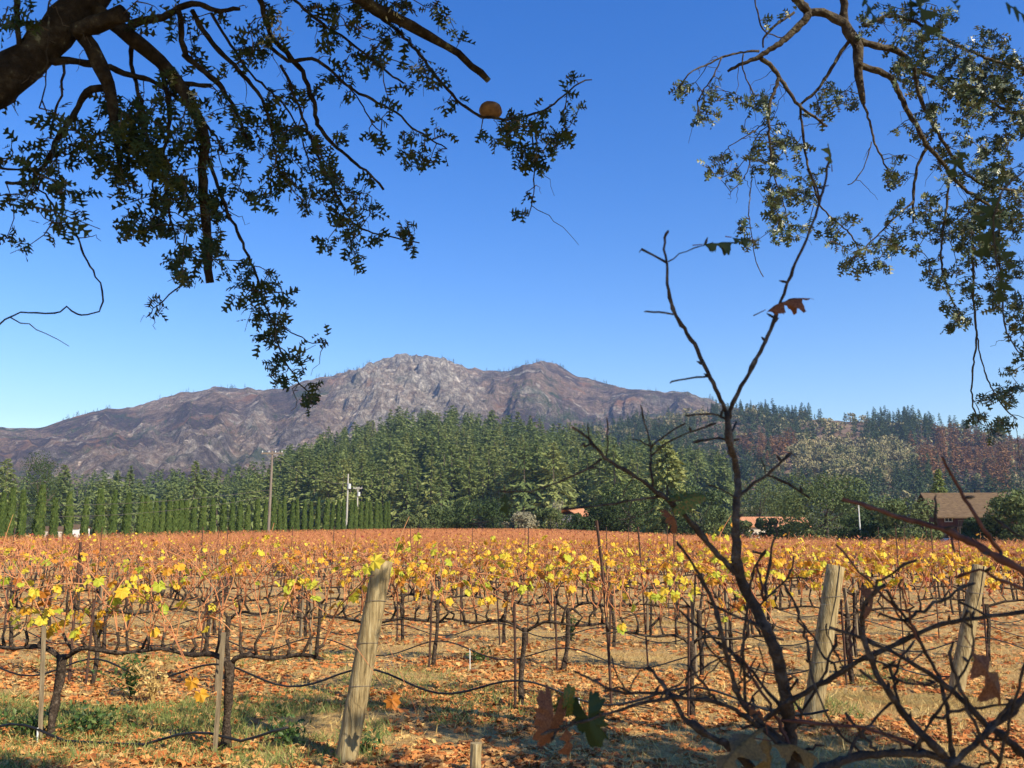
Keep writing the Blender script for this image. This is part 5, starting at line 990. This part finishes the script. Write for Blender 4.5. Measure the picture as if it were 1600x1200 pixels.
for i, (p_, w, d0, d1) in enumerate(SB):
    P, R = px_path(p_, w, d0, d1, g, .012, .008); R = R * (.8 if i < 3 else .74); red = i in (24, 26, 27, 47)
    SN.append(P[:-2])
    nod = 1 + .35 * (g.random(len(P)) < .13); R = R * nod * (1 + .04 * g.normal(size=len(P))); k = min(4, len(R) // 3)
    if min(w) < 6: R[-k:] *= np.linspace(1.0, 1.35, k); P = np.vstack([P, P[-1] + (P[-1] - P[-2]) * .5]); R = np.append(R, R[-1] * .5)
    MB().tube(P + .0007 * g.normal(size=P.shape), R, 9 if max(w) > 10 else 7, wob=.08, rng=g).build('stem' if i == 0 else 'branch', M['sapling_red' if red else 'sapling'], sap, smooth=True, org=sb)
    for _ in range(len(P) // 20):
        j = g.integers(3, len(P) - 1); dr = (P[min(j + 1, len(P) - 1)] - P[j - 1]); dr = dr / np.linalg.norm(dr) * .6 + rvec(g, 1)[0] * .8 + np.array([0, 0, .3]); dr /= np.linalg.norm(dr); ln = .02 + .04 * g.random()
        Q = np.array([P[j], P[j] + dr * ln * .5 + .004 * g.normal(size=3), P[j] + dr * ln + .006 * g.normal(size=3), P[j] + dr * ln * 1.12]); MB().tube(Q, [.0024, .0018, .0024, .0008], 6).build('twig', M['sapling'], sap, smooth=True, org=sb)
    for _ in range(len(P) // 9):                                    # buds and short spurs
        j = g.integers(2, len(P) - 1); dr = rvec(g, 1)[0]; dr[2] = abs(dr[2]); MB().tube([P[j], P[j] + dr * (.006 + R[j]), P[j] + dr * (.013 + R[j])], [.0022, .0026, .0006], 5).build('bud', M['sapling'], sap, org=sb)
TH = [P for P in SN if True]; TH = np.vstack(TH); tu_, tv_, _ = proj(TH); TH = TH[(tv_ > 930) & (tu_ > 1000) & (tu_ < 1640)]
for _ in range(36):
    q = TH[g.integers(len(TH))]; dr = np.array([g.normal() * .8, g.normal() * .3, .55 + .5 * g.random()]); dr /= np.linalg.norm(dr); ln = .06 + .16 * g.random() ** 1.5; t = np.linspace(0, 1, 12)[:, None]
    C = q + dr * ln * t + np.array([g.normal() * .4, 0, g.normal() * .25]) * ln * t * t + .0022 * g.normal(size=(12, 3)) * (t > 0); rr0 = .0012 + .0014 * g.random()
    Rr = np.linspace(rr0 * 1.3, rr0 * .7, 12) * (1 + .3 * (g.random(12) < .2)); Rr[-2] *= 1.5; MB().tube(C, Rr, 6, wob=.08, rng=g).build('twig', M['sapling_red' if g.random() < .25 else 'sapling'], sap, smooth=True, org=sb)
for pts_, r_ in (([at(1252, 1255, 1.42), (.64, 1.36, .9), (.63, 1.35, .4), (.62, 1.35, -.1)], [.014, .018, .022, .026]), ([at(1500, 1212, 1.25), (.72, 1.32, .8), (.66, 1.35, .3), (.63, 1.35, 0)], [.008, .01, .012, .014]), ([at(1640, 1208, 1.2), (.78, 1.25, .8), (.68, 1.33, .25), (.64, 1.35, 0)], [.008, .01, .012, .014]), ([at(1640, 918, 1.15), (.9, 1.2, 1.0), (.75, 1.3, .4), (.65, 1.35, 0)], [.007, .01, .012, .014]), ([at(1262, 1213, 1.25), (.56, 1.25, .8), (.6, 1.33, .2)], [.008, .01, .012]), ([at(1520, 1203, 1.25), (.74, 1.28, .9), (.68, 1.33, .4)], [.007, .008, .01]), ([at(1650, 952, 1.25), (.9, 1.25, 1.1), (.75, 1.3, .5)], [.004, .007, .01]), ([at(1640, 1052, 1.2), (.86, 1.2, 1.0), (.74, 1.3, .5)], [.006, .008, .01]), ([at(1128, 1158, 1.38), at(1200, 1230, 1.4), (.63, 1.36, 1.0)], [.007, .009, .012])):
    MB().tube(*resample(pts_, r_, .05), 8, wob=.05, rng=g).build('stem', M['sapling'], sap, smooth=True, org=sb)
def fine_leaf(kind, seed, fold, curl):
    """a large near leaf: lobed outline, six rings from the midrib outwards, creased, folded and curled"""
    g = np.random.default_rng(seed); n = 44; t = np.linspace(0, 1, n)
    if kind == 'palm':
        th = np.linspace(-2.75, 2.75, 60); r = .36 + .14 * np.abs(np.cos(th * 1.45)) + .2 * np.clip(np.cos(th), 0, 1) ** 2 + .045 * np.sin(th * 17 + seed) * g.uniform(.6, 1.2, 60) + .03 * g.normal(size=60)
        r *= 1 - .35 * np.exp(-((np.abs(th) - .62) / .12) ** 2) - .25 * np.exp(-((np.abs(th) - 1.65) / .14) ** 2)
        rings = [np.column_stack([q * r * np.sin(th), q * r * np.cos(th) + .1, np.zeros(60)]) for q in np.linspace(.02, 1, 7)]
    else:
        lob = np.clip(.6 + .42 * np.sin(t * 2 * math.pi * 2.4 - 1.2), .12, 1); w = .34 * np.sin(np.clip(t * 1.08, 0, 1) * math.pi) ** .7 * lob * (.85 + .3 * g.random(n)) + .008; w[-1] = 0
        rings = []
        for q in np.linspace(-1, 1, 13): rings.append(np.column_stack([q * w, t + .07 * np.abs(q) * lob, np.zeros(n)]))
    V = np.vstack(rings); m = len(rings[0]); F = []
    for i in range(len(rings) - 1):
        for j in range(m - 1): F += [(i * m + j, (i + 1) * m + j, (i + 1) * m + j + 1), (i * m + j, (i + 1) * m + j + 1, i * m + j + 1)]
    x = V[:, 0].copy(); c, s_ = math.cos(fold), math.sin(fold); V[:, 0] = x * c; V[:, 2] = -np.abs(x) * s_ + .06 * (fbm(V[:, 0] * 5 + seed, V[:, 1] * 5, 3, seed) - .5) - curl * (V[:, 1] - .35) ** 2 + .02 * np.sin(V[:, 1] * 26) * np.abs(x) * 3
    return V, np.array(F)
def big_leaf(label, kind, u, v, d, s, ang, nrm, m, fold=0.2, curl=0.2, seed=0):
    V, F = fine_leaf(kind, seed, fold, curl); dr = np.array([math.sin(ang), .15, math.cos(ang)]); dr /= np.linalg.norm(dr); sc = s / FPX * d * .9
    p = at(u, v, d) - (dr * sc * .5 if kind == 'oak' else dr * sc * .1); Rm = frames(dr[None], np.array([nrm]))[0]
    o = link('leaf', MB().add(V, F).mesh('leaf', M[m], True), sap, mtx=mtx(p - sb, Rm, sc)); o['label'] = label
    a = p; e = p - dr * sc * .28; MB().tube([e, (a + e) / 2, a], [.0011, .0009, .0008], 5).build('leaf_stalk', M['sapling_red'], sap, org=sb)
big_leaf('dark folded leaf on the left fork tip', 'oak', 1126, 379, 1.46, 66, 1.42, (.05, -.25, .97), 'oak_leaf', 1.2, .15, 1)
big_leaf('thin leaf edge beside the left fork leaf', 'oak', 1160, 373, 1.46, 40, 1.65, (0, -.1, 1), 'oak_leaf', 1.35, .1, 2)
big_leaf('curled brown leaf on the right fork', 'oak', 1229, 468, 1.5, 90, 1.1, (-.35, -.25, .9), 'leaf_brown', 1.05, .5, 3)
big_leaf('small green leaf on top of right fork', 'oak', 1298, 240, 1.55, 46, .05, (.5, -.8, .1), 'leaf_turn', .5, .2, 4)
big_leaf('green leaf with brown edges on the left branch', 'palm', 1068, 780, 1.43, 58, 1.35, (.2, -.75, .55), 'leaf_turn', .45, .3, 5)
big_leaf('rusty hanging leaf below the green leaf', 'palm', 1054, 808, 1.44, 40, 2.9, (.5, -.8, .2), 'leaf_brown', .7, .5, 6)
big_leaf('dark green leaf hanging from the leftmost twig', 'oak', 792, 790, 1.38, 44, 3.0, (.4, -.9, .1), 'oak_leaf', .6, .3, 7)
big_leaf('red-brown lobed leaf low in the picture', 'palm', 866, 1120, 1.36, 84, 3.5, (.35, -.9, .15), 'leaf_brown', .6, .5, 8)
big_leaf('dark green lobed leaf low in the picture', 'palm', 918, 1122, 1.37, 80, 2.8, (-.3, -.9, .1), 'oak_leaf', .5, .4, 9)
big_leaf('yellow-green leaf above the red-brown leaf', 'palm', 886, 1102, 1.38, 48, .3, (.3, -.9, .2), 'leaf_turn', .5, .4, 10)
big_leaf('brown leaf tip hanging lowest', 'oak', 890, 1165, 1.37, 62, 3.0, (.5, -.8, 0), 'leaf_brown', .6, .5, 11)
big_leaf('large curled olive leaf at the bottom edge', 'oak', 1150, 1170, 1.34, 130, .75, (-.4, -.7, .6), 'leaf_tan', .6, .7, 12)
big_leaf('dark drooping leaf at the stem foot', 'oak', 1252, 1165, 1.36, 110, 1.75, (.1, -.5, .85), 'leaf_tan', .8, .9, 13)
big_leaf('dark leaf behind the stem foot', 'oak', 1205, 1188, 1.36, 90, 3.0, (.4, -.8, .3), 'leaf_tan', .6, .6, 14)
big_leaf('rust-red lobed leaf near the right edge', 'oak', 1552, 1062, 1.2, 118, 2.55, (.25, -.95, .25), 'leaf_brown', .4, .4, 15)
big_leaf('curled brown leaf on a bent shoot', 'oak', 1366, 942, 1.28, 76, .45, (.85, -.45, .2), 'leaf_brown', 1.0, .8, 16)
big_leaf('small red leaf on the low branch', 'oak', 1185, 1115, 1.4, 46, 2.2, (.2, -.9, .4), 'leaf_brown', .6, .4, 17)

# ------------------------------------------------------------------ hazy air
hb = MB().box((-5100, -260, -12), (5100, 5100, 720)); hz = hb.build('haze', [bpy.data.materials.new('haze')]); tag(hz, 'thin blue haze in the valley air', kind='stuff')
hm = hz.data.materials[0]; hm.use_nodes = True; hn = hm.node_tree.nodes; hn.remove(hn['Principled BSDF'])
pv = hn.new('ShaderNodeVolumePrincipled'); pv.inputs['Color'].default_value = (.42, .62, 1.0, 1); pv.inputs['Density'].default_value = 0.00010; pv.inputs['Anisotropy'].default_value = 0.1
hm.node_tree.links.new(pv.outputs[0], hn['Material Output'].inputs['Volume'])
print('vines', vine_total, 'firs', len(cand), 'ridge', {k: len(v) for k, v in ridge.items()}, 'far vines', len(fp), 'objs', len(bpy.data.objects))
